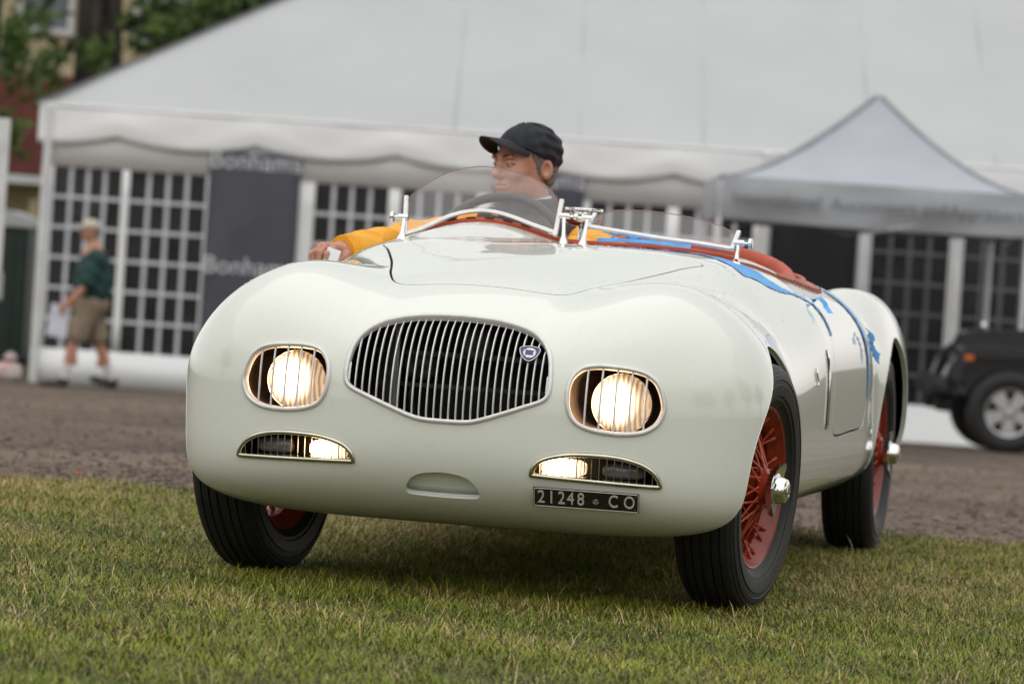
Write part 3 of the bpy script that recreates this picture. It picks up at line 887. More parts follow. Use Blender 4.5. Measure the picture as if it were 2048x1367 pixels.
def leaf_mat(name, c1, c2):
    return mat(name, c1, .6, vary=(1.1, .5, c2))
LEAF = [leaf_mat('leaf_green', (.085, .14, .022), (.03, .055, .012)), leaf_mat('leaf_dark', (.035, .062, .018), (.014, .028, .010)), leaf_mat('leaf_light', (.10, .16, .025), (.04, .075, .018))]
M['bark'] = mat('bark', (.045, .037, .030), .9, vary=(3, .4), bump=(9, .8, .05))
def crown_mesh(seed, centres, n, size, m):
    r = np.random.default_rng(seed)
    C = np.array([c[:3] for c in centres]); R = np.array([c[3:6] for c in centres])
    w = R.prod(1) ** .6; k = r.choice(len(C), n, p=w / w.sum())
    d = r.normal(size=(n, 3)); d /= np.linalg.norm(d, axis=1)[:, None]
    rad = r.random(n) ** .45 * (1 + .25 * np.sin(d[:, 0] * 7 + k) * np.sin(d[:, 1] * 6) + .2 * np.sin(d[:, 2] * 9 + k * 2))
    p = C[k] + d * rad[:, None] * R[k]
    a = r.normal(size=(n, 3)); a /= np.linalg.norm(a, axis=1)[:, None]
    b = np.cross(a, r.normal(size=(n, 3))); b /= np.linalg.norm(b, axis=1)[:, None]
    s = (size * r.uniform(.6, 1.4, n))[:, None]
    V = np.stack([p - a * s, p + b * s * .45, p + a * s, p - b * s * .45], 1).reshape(-1, 3)
    return mesh_np('crown', V, np.arange(n * 4).reshape(-1, 4), m, False)
def tree(name, loc, label, h, trunk, centres, n, size, m, seed, cat='tree', group=None, cm=None):
    t = empty(name, loc); tag(t, label, cat, group)
    mb = MB(); mb.tube([(0, 0, -.2), (trunk * .1, 0, h * .3), (-trunk * .15, trunk * .1, h * .6), (0, 0, h * .9)], [trunk * 1.25, trunk, trunk * .75, trunk * .25], 12)
    r = np.random.default_rng(seed)
    for c in centres[:6]:
        z0 = h * r.uniform(.35, .6)
        mb.tube([(0, 0, z0), (c[0] * .5, c[1] * .5, (z0 + c[2]) * .5 + .2), (c[0] * .9, c[1] * .9, c[2])], [trunk * .45, trunk * .25, trunk * .08], 7)
    mb.build('trunk', M['bark'], t, True)
    add('crown', cm if cm else crown_mesh(seed, centres, n, size, m), t)
    return t
# in view, top left
tree('broadleaf_tree', (-6.95, 64, -.8), 'thick-trunked broadleaf tree in front of the cream house', 13, .40,
     [(1.15, -.6, 5.0, .75, .6, .55), (.05, -1.0, 4.55, .42, .4, .34), (.45, -.9, 4.0, .32, .3, .25), (-.75, -.4, 4.2, .35, .4, .75), (-1.0, -.4, 5.15, .5, .4, .4), (1.9, .2, 5.5, .8, .8, .45), (0, 0, 9.5, 4.5, 4, 3), (3.0, 1, 9, 3, 3, 2), (-2.6, .5, 7.2, 1.6, 1.4, 1.4)], 9000, .12, LEAF[0], 4)
tree('young_tree', (-8.35, 58, -.8), 'small leafy tree at the left above the portable toilet', 4.2, .09,
     [(.55, 0, 3.1, .55, .5, .5), (.1, 0, 2.7, .5, .5, .5), (.85, 0, 4.3, .25, .3, .55), (-.5, 0, 3.4, .6, .6, .6), (.2, .2, 5.0, .4, .5, .4)], 3400, .085, LEAF[2], 9)
tree('shade_tree', (-4.6, 69, -.8), 'dark tree whose leaves show above the tent roof', 12, .3,
     [(-.9, 0, 5.1, .6, .6, .8), (.1, 0, 5.6, .8, .8, .5), (1.2, .3, 6.0, .9, .9, .5), (-.3, 0, 4.5, .5, .6, .5), (-1.9, 0, 5.35, .55, .5, .55), (-1.25, .2, 5.1, .5, .5, .4), (0, 0, 10, 3.0, 3, 2.0), (.9, 0, 7.2, 1.6, 1.5, .8)], 11000, .11, LEAF[1], 14)
# ================================================================== the car
CAR_LOC, CAR_YAW = (-0.022, 10.458, 0.0), math.radians(11.86)
car = empty('vintage_roadster', CAR_LOC, -CAR_YAW)
tag(car, 'ivory open two-seat vintage roadster with red wire wheels and lit headlights', 'car')

def hull_F(P):
    xs, y, z = P[:, 0], P[:, 1], P[:, 2]
    x = np.sqrt(xs * xs + 1e-5)
    a = lut(y, [-.7, -.35, 0, .35, 1.2, 1.9, 2.36, 2.75, 3.2, 3.7], [.786, .786, .760, .738, .735, .735, .718, .71, .66, .5])
    zh = lut(y, [-.8, -.5, -.2, .2, .55, .75, 1.2, 2.2, 3.0, 3.7], [.775, .785, .825, .885, .916, .918, .90, .875, .76, .6])
    zf = lut(y, [-.8, -.5, -.25, .1, .6, 1.0, 1.8, 2.3, 3.7], [.86, .872, .880, .872, .855, .872, .885, .85, .5])
    cr = lut(y, [-.5, 0, .5, .8, 1.6, 2.6], [.085, .06, -.008, -.008, .01, .06])
    Th = zh - cr * (x / .5) ** 2 - lut(y, [-.5, 0, .5], [.16, .5, 1.6]) * np.maximum(x - .45, 0) ** 2
    Tf = zf - np.where(x < .54, 2.0, .5) * (x - .54) ** 2
    T = smax(Th, Tf, lut(y, [-.5, -.2, .2, .6, 1.2], [.17, .13, .06, .035, .06]))
    hy = np.clip((y - .50) / .30, 0, 1); hy = hy * hy * (3 - 2 * hy)
    hx = np.clip(1 - ((xs + .25) / .27) ** 2, 0, None) ** 2
    T = T + .047 * hx * hy                                # bulge in front of the driver
    B = lut(y, [-.8, -.42, -.26, 0, .30, .45, 2.2, 2.8, 3.7], [.163, .163, .19, .25, .23, .19, .2, .22, .35])
    zc = .45
    ze = np.maximum((z - zc) / (T - zc), 0) + np.maximum((zc - z) / (zc - B), 0)
    yf = np.maximum((-.05 - y) / .60, 0)
    yr = np.maximum((y - 2.5) / 1.0, 0)
    t = np.clip((z - .25) / .4, 0, 1); t = t * t * (3 - 2 * t)
    n = 4.9 + (lut(y, [0, .4, 1.0], [2.75, 3.1, 4.3]) - 4.9) * t
    s = (x / a) ** n + ze ** n
    b = .4 * ((s ** (3.0 / n) + yf ** 3.0 + yr ** 2.4) ** (1 / 3.0) - 1)
    ry = np.where(y < 2.75, .55, .85)
    rz = np.where(z < .46, .26, .385)
    r = .36 * ((np.abs((x - .555) / .187) ** 2.4 + np.abs((y - 2.75) / ry) ** 2.4 + np.abs((z - .46) / rz) ** 2.4) ** (1 / 2.4) - 1)
    return smin(b, r, .06)

def solve(axis, lo, hi, fix):
    """Surface point along one axis; lo is outside, hi inside."""
    n = len(fix[0]); lo = np.full(n, lo, float); hi = np.full(n, hi, float)
    for _ in range(26):
        m = (lo + hi) / 2
        c = list(fix); c.insert(axis, m)
        ins = hull_F(np.stack(c, 1)) < 0
        hi = np.where(ins, m, hi); lo = np.where(ins, lo, m)
    c = list(fix); c.insert(axis, hi)
    return np.stack(c, 1)
def nrm(P):
    g = grad(hull_F, P); return g / np.linalg.norm(g, axis=1)[:, None]
def front(x, z): return solve(1, -1., -.1, [np.asarray(x, float), np.asarray(z, float)])
def top(x, y): return solve(2, 1.2, .5, [np.asarray(x, float), np.asarray(y, float)])
def side(y, z): return solve(0, 1., .3, [np.asarray(y, float), np.asarray(z, float)])

# outlines of the openings and panels
GRILLE = spline([(-.263, .545), (-.263, .57), (-.258, .612), (-.247, .642), (-.227, .667), (-.195, .688), (-.145, .703), (-.085, .712), (0, .7155),
                 (.085, .712), (.145, .703), (.195, .688), (.227, .667), (.247, .642), (.258, .612), (.263, .57), (.263, .545), (.257, .526), (.240, .512),
                 (.195, .494), (.14, .473), (.085, .454), (.05, .448), (0, .447), (-.05, .448), (-.085, .454), (-.14, .473), (-.195, .494), (-.240, .512), (-.257, .526)], 140)
HEAD = spline([(.541, .515), (.538, .54), (.53, .565), (.516, .588), (.49, .606), (.455, .615), (.413, .6185), (.372, .619), (.335, .612), (.312, .593),
               (.301, .57), (.298, .54), (.302, .505), (.315, .478), (.335, .462), (.365, .452), (.405, .4465), (.445, .446), (.482, .451), (.51, .463), (.53, .483)], 90)
FOG = spline([(.222, .333), (.223, .345), (.229, .360), (.247, .377), (.278, .3885), (.32, .3965), (.37, .399), (.42, .398), (.46, .3925), (.495, .382), (.52, .367), (.536, .348),
              (.540, .335), (.541, .325), (.530, .322), (.46, .3235), (.38, .326), (.30, .3285), (.235, .331)], 110)
TOW = spline([(-.094, .266), (-.092, .285), (-.082, .303), (-.06, .317), (-.03, .323), (0, .325), (.03, .323), (.06, .316), (.08, .302), (.09, .285), (.092, .266), (.05, .262), (0, .261), (-.05, .262)], 70)
_bh = [(0, -.338), (.07, -.338), (.14, -.338), (.195, -.325), (.237, -.285), (.275, -.17), (.308, -.03), (.340, .10), (.375, .22), (.410, .33), (.440, .405), (.446, .432), (.415, .460), (.355, .495), (.25, .53), (.12, .555), (0, .56)]
BONNET = spline(_bh + [(-x, y) for x, y in _bh[-2:0:-1]], 160)
_ck = [(0, .80), (.25, .80), (.40, .80), (.475, .84), (.525, .95), (.555, 1.15), (.565, 1.4), (.555, 1.62), (.52, 1.78), (.42, 1.90), (.25, 1.96), (0, 1.98)]
COCKPIT = spline(_ck + [(-x, y) for x, y in _ck[-2:0:-1]], 160)
DOOR = spline([(1.145, .46), (1.14, .55), (1.145, .65), (1.165, .74), (1.19, .84), (1.20, 1.0), (1.72, 1.0), (1.78, .88), (1.87, .74), (1.92, .64), (1.925, .53), (1.90, .46), (1.83, .428), (1.55, .422), (1.27, .418), (1.175, .428)], 140)
def arch(cy, r, zt):
    a = np.linspace(-.4, math.pi + .4, 70)
    return np.stack([cy - r * np.cos(a), .325 + np.where(np.sin(a) > 0, zt - .325, r) * np.sin(a)], 1)
ARCH_F, ARCH_R = arch(-.012, .389, .684), arch(2.75, .392, .696)

def phi(poly, P, ax, mask):
    s = np.full(len(P), 1.)
    q = P[:, ax]
    i = np.nonzero(mask & (q > poly.min(0) - .06).all(1) & (q < poly.max(0) + .06).all(1))[0]
    if len(i): s[i] = sdf2(poly, q[i])
    return s
def phis(P, key):
    x, y, z = P.T; ax = np.abs(x)
    PA = P.copy(); PA[:, 0] = ax
    fr = (y < -.2)
    if key == 'grille': return phi(GRILLE, P, [0, 2], fr)
    if key == 'head': return phi(HEAD, PA, [0, 2], fr)
    if key == 'fog': return phi(FOG, PA, [0, 2], fr)
    if key == 'tow': return phi(TOW, P, [0, 2], fr)
    if key == 'bonnet': return phi(BONNET, P, [0, 1], (z > .6) & (y > -.6) & (y < .8))
    if key == 'cockpit': return phi(COCKPIT, P, [0, 1], (z > .6) & (y > .5))
    if key == 'archf': return np.maximum(phi(np.vstack([ARCH_F, [(.35, -.4), (-.35, -.4)]]), P, [1, 2], (ax > .35) & (np.abs(y) < .7)), .42 - ax)
    if key == 'archr': return np.maximum(phi(np.vstack([ARCH_R, [(3.1, -.4), (2.4, -.4)]]), P, [1, 2], (ax > .35) & (np.abs(y - 2.75) < .7)), .42 - ax)
    return phi(DOOR, P, [1, 2], (ax > .5) & (y > .6) & (y < 2.3))

P0, Q0 = surfnet(hull_F, (-.95, -.8, .05), (.95, 3.9, 1.15), .0155, lip=2.6)
P0 = project(hull_F, P0, 4)
T0 = np.vstack([Q0[:, [0, 1, 2]], Q0[:, [0, 2, 3]]])

def cut(P, T, keys):
    """keys: (name, offset, sign): keep where sign*(phi - offset) > 0."""
    for k, off, sg in keys:
        P, T = clip_mesh(P, T, sg * (phis(P, k) - off))
        P = project(hull_F, P, 1)
    return P, T

def shell(name, P, T, m, parent, depth=.014, inset=0., flange_mat=None):
    """Panel with a folded-in edge along every cut, as sheet metal has."""
    N = nrm(P)
    P = P - inset * N
    e = np.concatenate([T[:, [0, 1]], T[:, [1, 2]], T[:, [2, 0]]])
    key = np.sort(e, 1); k = key[:, 0] * len(P) + key[:, 1]
    u, ix, ct = np.unique(k, return_index=True, return_counts=True)
    be = e[ix[ct == 1]]
    parts_P, parts_N, Fq = [P], [N], []
    if len(be):
        d = P[be[:, 1]] - P[be[:, 0]]
        d /= np.maximum(np.linalg.norm(d, axis=1), 1e-9)[:, None]
        fn = np.cross(d, N[be[:, 0]])                 # points out of the panel, across the cut
        acc = np.zeros_like(P); np.add.at(acc, be[:, 0], fn); np.add.at(acc, be[:, 1], fn)
        bv = np.unique(be)
        fnv = acc[bv] / np.maximum(np.linalg.norm(acc[bv], axis=1), 1e-9)[:, None]
        n0 = len(P); mp = -np.ones(len(P), int); mp[bv] = np.arange(len(bv))
        nb = len(bv)
        r = .0022                                      # small rolled edge, then the fold
        parts_P += [P[bv] - N[bv] * .0, P[bv] + fnv * 0 - N[bv] * r, P[bv] - N[bv] * depth]
        parts_N += [(N[bv] + fnv) / math.sqrt(2), fnv, fnv]
        A, Bm = mp[be[:, 0]], mp[be[:, 1]]
        for o1, o2 in ((n0, n0 + nb), (n0 + nb, n0 + 2 * nb)):
            Fq.append(np.stack([Bm + o1, A + o1, A + o2, Bm + o2], 1))
    PP = np.vstack(parts_P); NN = np.vstack(parts_N)
    return add(name, mesh_np(name, PP, [T] + ([np.vstack(Fq)] if Fq else []), m, True, NN), parent)

GAP = .0034
HOLES = [('grille', -.004, 1), ('head', -.004, 1), ('fog', -.003, 1), ('tow', 0, 1), ('cockpit', 0, 1), ('archf', 0, 1), ('archr', 0, 1)]
Pb, Tb = cut(P0, T0, HOLES + [('bonnet', GAP, 1), ('door', GAP, 1)])
body = shell('body', Pb, Tb, M['paint'], car)
Pn, Tn = cut(P0, T0, [('bonnet', -GAP, -1)])
bonnet = shell('bonnet', Pn, Tn, M['paint'], car)
Pd, Td = cut(P0, T0, [('door', -GAP, -1), ('cockpit', 0, 1)])
for sg in (1, -1):
    k = (Pd[:, 0] * sg)[Td[:, 0]] > 0
    t = Td[k]; us = np.unique(t); mp = -np.ones(len(Pd), int); mp[us] = np.arange(len(us))
    door = shell('door', Pd[us], mp[t], M['paint'], car)
# dark inner skin behind the openings and the panel gaps
Pl, Tl = cut(P0, T0, [('grille', .002, 1), ('head', .002, 1), ('fog', .002, 1), ('tow', .03, 1), ('cockpit', .002, 1), ('archf', .002, 1), ('archr', .002, 1)])
Nl = nrm(Pl)
add('inner_skin', mesh_np('inner_skin', Pl - Nl * .0125, Tl[:, ::-1], M['liner'], True, -Nl), car)
# recess for the towing eye
Pt, Tt = cut(P0, T0, [('tow', .012, -1)])
add('towing_recess', mesh_np('towing_recess', Pt + np.array([0, .030, .004]), Tt, M['paint'], True), car)

# wheel wells
for sg in (-1, 1):
    for cy, r in ((0, .405), (2.75, .40)):
        mb = MB()
        a = np.linspace(.0, math.pi, 28)
        ring = [(cy - r * math.cos(t), .325 + (min(r, .37) if math.sin(t) > 0 else r) * math.sin(t)) for t in a]
        V, Fq = [], []
        for x in (.44, .69):
            V += [(sg * x, y, z) for y, z in ring]
        k = len(ring)
        Fq = [(i, i + 1, k + i + 1, k + i) for i in range(k - 1)] + [tuple(range(k))]
        mb.raw(V, Fq).build('wheel_well', M['liner'], car, True)
# rolled wheel arch lips
for sg in (-1, 1):
    for pl in (ARCH_F, ARCH_R):
        q = pl[(pl[:, 1] > .27)]
        pt = side(q[:, 0], q[:, 1]); nn = nrm(pt)
        pt = pt - nn * .002
        pt[:, 0] *= sg
        MB().tube(pt, .0032, 8).build('arch_lip', M['paint'], car, True)

# ---------------------------------------------------------------- grille
FRAME = [(-.0055, -.004), (-.0062, .002), (-.0035, .0062), (.001, .0072), (.0045, .0055), (.006, .001), (.0055, -.012), (.003, -.012)]
def inset_poly(poly, d):
    t = np.roll(poly, -1, 0) - np.roll(poly, 1, 0); t /= np.linalg.norm(t, axis=1)[:, None]
    n = np.stack([t[:, 1], -t[:, 0]], 1)
    A = poly; area = .5 * np.sum(A[:, 0] * np.roll(A[:, 1], -1) - np.roll(A[:, 0], -1) * A[:, 1])
    return poly - n * d * (1 if area > 0 else -1)
def frame_on(poly, sg, m, name, parent, prof=FRAME, d=.005, sc=1.):
    q = inset_poly(poly, d)
    pt = front(np.abs(q[:, 0]) if sg else q[:, 0], q[:, 1]); nn = nrm(pt)
    if sg: pt[:, 0] *= sg; nn[:, 0] *= sg
    A = q; area = .5 * np.sum(A[:, 0] * np.roll(A[:, 1], -1) - np.roll(A[:, 0], -1) * A[:, 1]) * (sg if sg else 1)
    pr = [(u * (1 if area < 0 else -1) * sc, v * sc) for u, v in prof]
    V, f = sweep(pt, nn, pr)
    return MB().raw(V, f).build(name, m, parent, True, angle=50)
def span(poly, x):
    """Lowest and highest z of the outline at x."""
    z = []
    for p, q in zip(poly, np.roll(poly, -1, 0)):
        if (p[0] - x) * (q[0] - x) <= 0 and p[0] != q[0]:
            z.append(p[1] + (q[1] - p[1]) * (x - p[0]) / (q[0] - p[0]))
    return (min(z), max(z)) if z else None

grille = frame_on(GRILLE, 0, M['alu'], 'grille_surround', car)
inner = inset_poly(GRILLE, .010)
for i in range(28):
    x = -.2515 + i * .01863
    sp = span(inner, x)
    if not sp: continue
    z = np.linspace(sp[0] - .004, sp[1] - .006, 12)
    pt = front(np.full(12, x), z) + np.array([0, .004, 0])
    pt[0, 1] += .004; pt[-1, 1] += .004
    MB().tube(pt, np.r_[np.full(11, .0026), .0014], 6, flat=1.7).build('grille_bar', M['alu'], grille, True)
# things behind the bars
mb = MB(); mb.box((0, -.30, .50), (.62, .012, .50)); mb.build('radiator_bulkhead', M['liner'], car)
M['darkmetal'] = mat('sooty_metal', (.035, .034, .032), .5, .3, vary=(30, .4))
M['greyduct'] = mat('grey_duct_paint', (.16, .165, .15), .55, vary=(15, .3))
mb = MB(); mb.box((-.215, -.40, .56), (.012, .20, .24), Matrix.Rotation(.5, 3, 'Z')); mb.build('air_duct', M['greyduct'], car)
for hx, hz, hy in ((.022, .645, -.42), (-.125, .585, -.40)):
    mb = MB(); mb.lathe([(hy, .0), (hy, .012), (hy + .004, .02), (hy + .004, .030), (hy, .036), (hy - .004, .041), (hy, .046), (hy + .03, .046)], 28, 'y', (hx, 0, hz))
    mb.build('horn', M['darkmetal'], car, True)
mb = MB(); mb.box((0, -.41, .61), (.5, .02, .012)); mb.box((0, -.43, .53), (.44, .015, .01)); mb.tube([(-.13, -.42, .58), (-.14, -.43, .5), (-.12, -.42, .42)], .006, 6)
mb.build('engine_bracket', M['darkmetal'], car)

# badge on the bars
bc = front([.197], [.628])[0]; bn = nrm(bc[None])[0]
by = Vector((0, 0, 1)); bn_v = Vector(bn)
bx_ = by.cross(bn_v).normalized(); by = bn_v.cross(bx_).normalized()
bx_ = -bx_ if bx_.x < 0 else bx_
def on_badge(a, b, h): return tuple(Vector(bc) + bx_ * a + by * b + bn_v * (h + .004))
shield = spline([(-.0245, .016), (-.012, .0205), (0, .0215), (.012, .0205), (.0245, .016), (.0235, .003), (.017, -.010), (.008, -.019), (0, -.0225), (-.008, -.019), (-.017, -.010), (-.0235, .003)], 48)
badge = MB().prism(shield, 0, .004, on_badge).build('badge', M['badgeblue'], car, True)
t3 = [on_badge(a, b, .004) for a, b in shield]
MB().tube(t3, .0013, 6, closed=True).build('badge_edge', M['nickel'], badge, True)
circ = [(.0155 * math.cos(t), .002 + .0155 * math.sin(t)) for t in np.linspace(0, 2 * math.pi, 33)[:-1]]
MB().prism(circ, .004, .0052, on_badge).build('badge_disc', M['badgewhite'], badge)
MB().tube([on_badge(a * 1.0, b, .0052) for a, b in circ], .0008, 5, closed=True).build('badge_ring', M['nickel'], badge, True)
mb = MB(); mb.prism([(-.0085, -.0035), (.010, -.0045), (.0085, .002), (.010, .0085), (-.0085, .0095)], .0052, .0062, on_badge)
mb.build('badge_flag', M['badgeblue'], badge)
MB().tube([on_badge(-.0095, -.0115, .0060), on_badge(-.0095, .0135, .0060)], .0007, 5).build('badge_staff', M['badgeblue'], badge)
mb = MB(); mb.tube([on_badge(.0, -.0130, .0056), on_badge(0, -.006, .0056)], .0006, 5); mb.tube([on_badge(.0, .0105, .0056), on_badge(0, .0165, .0056)], .0006, 5)
mb.build('badge_spoke', M['nickel'], badge)

# ---------------------------------------------------------------- headlights and fog lamps
for sg in (-1, 1):
    q = inset_poly(HEAD, .003)
    pt = front(q[:, 0], q[:, 1]); k = len(pt)
    V, f = [], []
    for dy, s in ((.003, 1.), (.05, .99), (.10, .93), (.15, .72), (.165, .2)):
        c = np.array([.419, .533])
        V += [(sg * (c[0] + (a - c[0]) * s), (y + dy) if dy < .1 else (-.595 + dy), c[1] + (z - c[1]) * s) for (a, y, z) in pt]
    for r in range(4):
        f += [(r * k + i, r * k + (i + 1) % k, (r + 1) * k + (i + 1) % k, (r + 1) * k + i) for i in range(k)]
    f.append(tuple(4 * k + i for i in range(k)))
    hl = MB().raw(V, f).build('headlight', M['reflector'], car, True)
    frame_on(HEAD, sg, M['alu'], 'headlight_rim', hl)
    hin = inset_poly(HEAD, .010)
    for i in range(5):
        x = .419 + (i - 2) * .0355
        sp = span(hin, x)
        z = np.linspace(sp[0] - .003, sp[1] + .003, 9)
        p3 = front(np.full(9, x), z) + np.array([0, .003, 0]); p3[:, 0] *= sg
        MB().tube(p3, .0027, 6).build('headlight_bar', M['alu'], hl, True)
    lc = (sg * .417, -.500, .522)
    cap = [(-.017, 0.0001), (-.0165, .02), (-.0145, .04), (-.010, .058), (-.005, .068), (0, .0725)]
    lens = MB().lathe(cap, 40, 'y').build('lens', M['headlamp'], hl, True, loc=lc)
    MB().lathe([(-.006, .0725), (-.010, .076), (-.004, .0795), (.010, .0795), (.03, .074), (.06, .05)], 40, 'y').build('lamp_ring', M['chrome'], hl, True, loc=lc)
    MB().lathe([(-.008, .0001), (-.010, .008), (-.004, .012), (.004, .011)], 14, 'y', (lc[0] + .004 * sg, lc[1] - .004, lc[2] + .083)).build('adjusting_screw', M['nickel'], hl, True)

    fr = frame_on(FOG, sg, M['nickel'], 'fog_lamp_grille', car, d=.0045, sc=1.05)
    fin = inset_poly(FOG, .006)
    for i in range(16):
        x = .246 + i * .0182
        sp = span(fin, x)
        if not sp or sp[1] - sp[0] < .006: continue
        z = np.linspace(sp[0] - .003, sp[1] + .003, 5)
        p3 = front(np.full(5, x), z) + np.array([0, .004, 0]); p3[:, 0] *= sg
        MB().tube(p3, .0016, 6, flat=1.8).build('fog_bar', M['nickel'], fr, True)
    pt = front(inset_poly(FOG, .002)[:, 0], inset_poly(FOG, .002)[:, 1]); k = len(pt)
    V = [(sg * a, y + .003, z) for a, y, z in pt] + [(sg * a, y + .09, z) for a, y, z in pt]
    f = [(i, (i + 1) % k, k + (i + 1) % k, k + i) for i in range(k)] + [tuple(k + i for i in range(k))]
    MB().raw(V, f).build('fog_bucket', M['liner'], fr, True)
    def oblong(cx, w, hgt, dy, m, name):
        y0 = front([cx], [.358])[0][1] + dy
        e = np.linspace(0, 2 * math.pi, 36, endpoint=False)
        ox = np.sign(np.cos(e)) * np.abs(np.cos(e)) ** .6 * w / 2; oz = np.sign(np.sin(e)) * np.abs(np.sin(e)) ** .6 * hgt / 2
        slope = .36 * sg
        V, f = [], []
        for s_, d_ in ((1., .02), (1., .004), (.93, 0), (.6, -.006), (.05, -.008)):
            V += [(a * s_, d_ + a * s_ * slope * .9, b * s_) for a, b in zip(ox, oz)]
        for r in range(4): f += [(r * 36 + i, r * 36 + (i + 1) % 36, (r + 1) * 36 + (i + 1) % 36, (r + 1) * 36 + i) for i in range(36)]
        f.append(tuple(4 * 36 + i for i in range(36)))
        return MB().raw(V, f).build(name, m, fr, True, loc=(sg * cx, y0, .3585))
    oblong(.300, .105, .043, .030, M['foglamp'], 'fog_lamp_lens')
    oblong(.445, .10, .040, .034, M['darkglass'], 'side_lamp_lens')

# ---------------------------------------------------------------- number plate
pc = front([.362], [.289])[0]; pn = nrm(pc[None])[0]
pn_v = Vector((pn[0] * .9, pn[1], pn[2])).normalized()
px_ = Vector((0, 0, 1)).cross(pn_v).normalized(); px_ = px_ if px_.x > 0 else -px_
pz_ = pn_v.cross(px_); pz_ = pz_ if pz_.z > 0 else -pz_
MP = Matrix((px_, pz_, pn_v)).transposed().to_4x4()
MP.translation = Vector(pc) + pn_v * .008
plate = MB().box((0, 0, 0), (.262, .0575, .003), bev=.001).build('number_plate', M['blackmetal'], car)
plate.matrix_local = MP
e = [(-.128, -.026), (.128, -.026), (.128, .026), (-.128, .026)]
rim = []
for cx, cy, a0 in ((.124, .022, 0), (-.124, .022, 90), (-.124, -.022, 180), (.124, -.022, 270)):
    rim += [(cx + .0045 * math.cos(math.radians(a0 + d)), cy + .0045 * math.sin(math.radians(a0 + d)), .0018) for d in (0, 30, 60, 90)]
MB().tube(rim, .0011, 6, closed=True).build('plate_border', M['alu'], plate, True)
for ch, x in zip('21248', (-.1107, -.0858, -.0608, -.0384, -.0131)):
    o = add('plate_digit', text_mesh(ch, .054, .0008, M['plateletter'], bevel=.0004), plate, (x, 0, .0018)); o.scale = (.70, 1, 1)
for ch, x in zip('CO', (.067, .1067)):
    o = add('plate_letter', text_mesh(ch, .054, .0008, M['plateletter'], bevel=.0004), plate, (x, 0, .0018)); o.scale = (.66, 1, 1)
mb = MB()
star = [((.0035 if i % 2 else .0068) * math.sin(i * math.pi / 5), (.0035 if i % 2 else .0068) * math.cos(i * math.pi / 5)) for i in range(10)]
mb.tube([(.0240 + a * .75, b * .75 + .001, .0022) for a, b in star], .0006, 5, closed=True)
mb.tube([(.0240 + .0075 * math.cos(t), .0075 * math.sin(t) - .001, .0022) for t in np.linspace(-2.9, -.25, 12)], .0007, 5)
mb.build('plate_emblem', M['plateletter'], plate, True)
for x in (-.121, .121):
    for y in (-.0195, .0195):
        MB().lathe([(0, .0026), (.0012, .0024), (.0018, .0001)], 10, 'z', (x, y, .0015)).build('plate_rivet', M['nickel'], plate, True)

# ---------------------------------------------------------------- wheels
def ribs(prof): return prof
T_OUT = [(.050, .203), (.058, .207), (.064, .217), (.069, .226), (.0755, .231), (.0770, .240), (.0805, .242), (.0825, .256), (.0835, .270), (.0805, .272), (.0800, .283), (.0822, .285), (.0800, .297), (.0765, .299), (.0745, .3065), (.071, .308), (.066, .3155), (.058, .320)]
tread = [(.050, .3225), (.049, .318), (.046, .318), (.045, .3235), (.028, .3248), (.027, .319), (.024, .319), (.023, .325), (.006, .3256), (.005, .320), (-.005, .320), (-.006, .3256)]
half = T_OUT + tread[:10]
prof = half + [(-a, r) for a, r in half[::-1]]
tyre_me = MB().lathe(prof, 72, 'x').mesh('tyre', M['tyre'], True, 25)
rimp = [(.060, .2125), (.0625, .209), (.060, .2035), (.055, .2005), (.053, .1985), (.048, .1965), (.046, .194), (.040, .191), (.030, .183), (.022, .178), (-.022, .178), (-.03, .183), (-.048, .196), (-.060, .2035), (-.0625, .209), (-.060, .2125), (-.05, .205), (.05, .205)]
rim_me = MB().lathe(rimp, 64, 'x', closed=True).mesh('rim', mat('shaded_red_rim_paint', (.25, .024, .009), .38, coat=.15, vary=(30, .3)), True, 30)  # wheel red deepened: shade behind the spokes is put into the colour
M['spoke'] = mat('orange_red_spoke_paint', (.45, .062, .020), .34, coat=.2, vary=(30, .2))
hub_me = MB().lathe([(-.07, .02), (-.07, .062), (-.045, .062), (-.035, .048), (.03, .042), (.055, .043), (.062, .052), (.070, .052), (.074, .040), (.095, .038), (.095, .0)], 28, 'x').mesh('wheel', M['rim'], True, 35)
drum_me = MB().lathe([(-.085, .03), (-.085, .115), (-.075, .122), (-.03, .122), (-.026, .116), (-.022, .05)], 40, 'x').mesh('brake_drum', mat('red_brake_drum', (.06, .012, .008), .45, vary=(20, .4)), True, 35)
def spoke(a0, r0, a1, r1, tw):
    p = [(a0, r0 * math.cos(0), 0), (a0 + (a1 - a0) * .12, 0, 0), (a1, r1 * math.cos(tw), r1 * math.sin(tw))]
    p[1] = tuple(np.array(p[0]) * .85 + np.array(p[2]) * .15)
    q = tuple(np.array(p[0]) * .10 + np.array(p[2]) * .90)
    return MB().tube([p[0], p[1], q, q, p[2]], [.0032, .0032, .0032, .0048, .0044], 6).mesh('spoke', M['spoke'], True)
spokes_me = [spoke(.066, .050, .006, .179, .42), spoke(.066, .050, .006, .179, -.42), spoke(-.04, .060, .042, .191, .72), spoke(-.04, .060, .042, .191, -.72)]
cap_me = MB().lathe([(.085, .046), (.098, .047), (.102, .043), (.104, .036), (.118, .034), (.127, .030), (.131, .022), (.1315, .014), (.133, .012), (.133, .0005)], 32, 'x').mesh('hub_nut', M['chrome'], True, 30)
ear = spline([(-.040, -.010), (0, -.022), (.040, -.010), (.038, -.032), (.026, -.052), (.018, -.068), (.006, -.075), (-.008, -.074), (-.018, -.064), (-.026, -.050), (-.038, -.032)], 44)
ear_me = MB().prism(ear, .086, .100, lambda a, b, h: (h + .30 * max(0, abs(b) - .040), a, b)).mesh('wing_nut_ear', M['chrome'], True, 40)
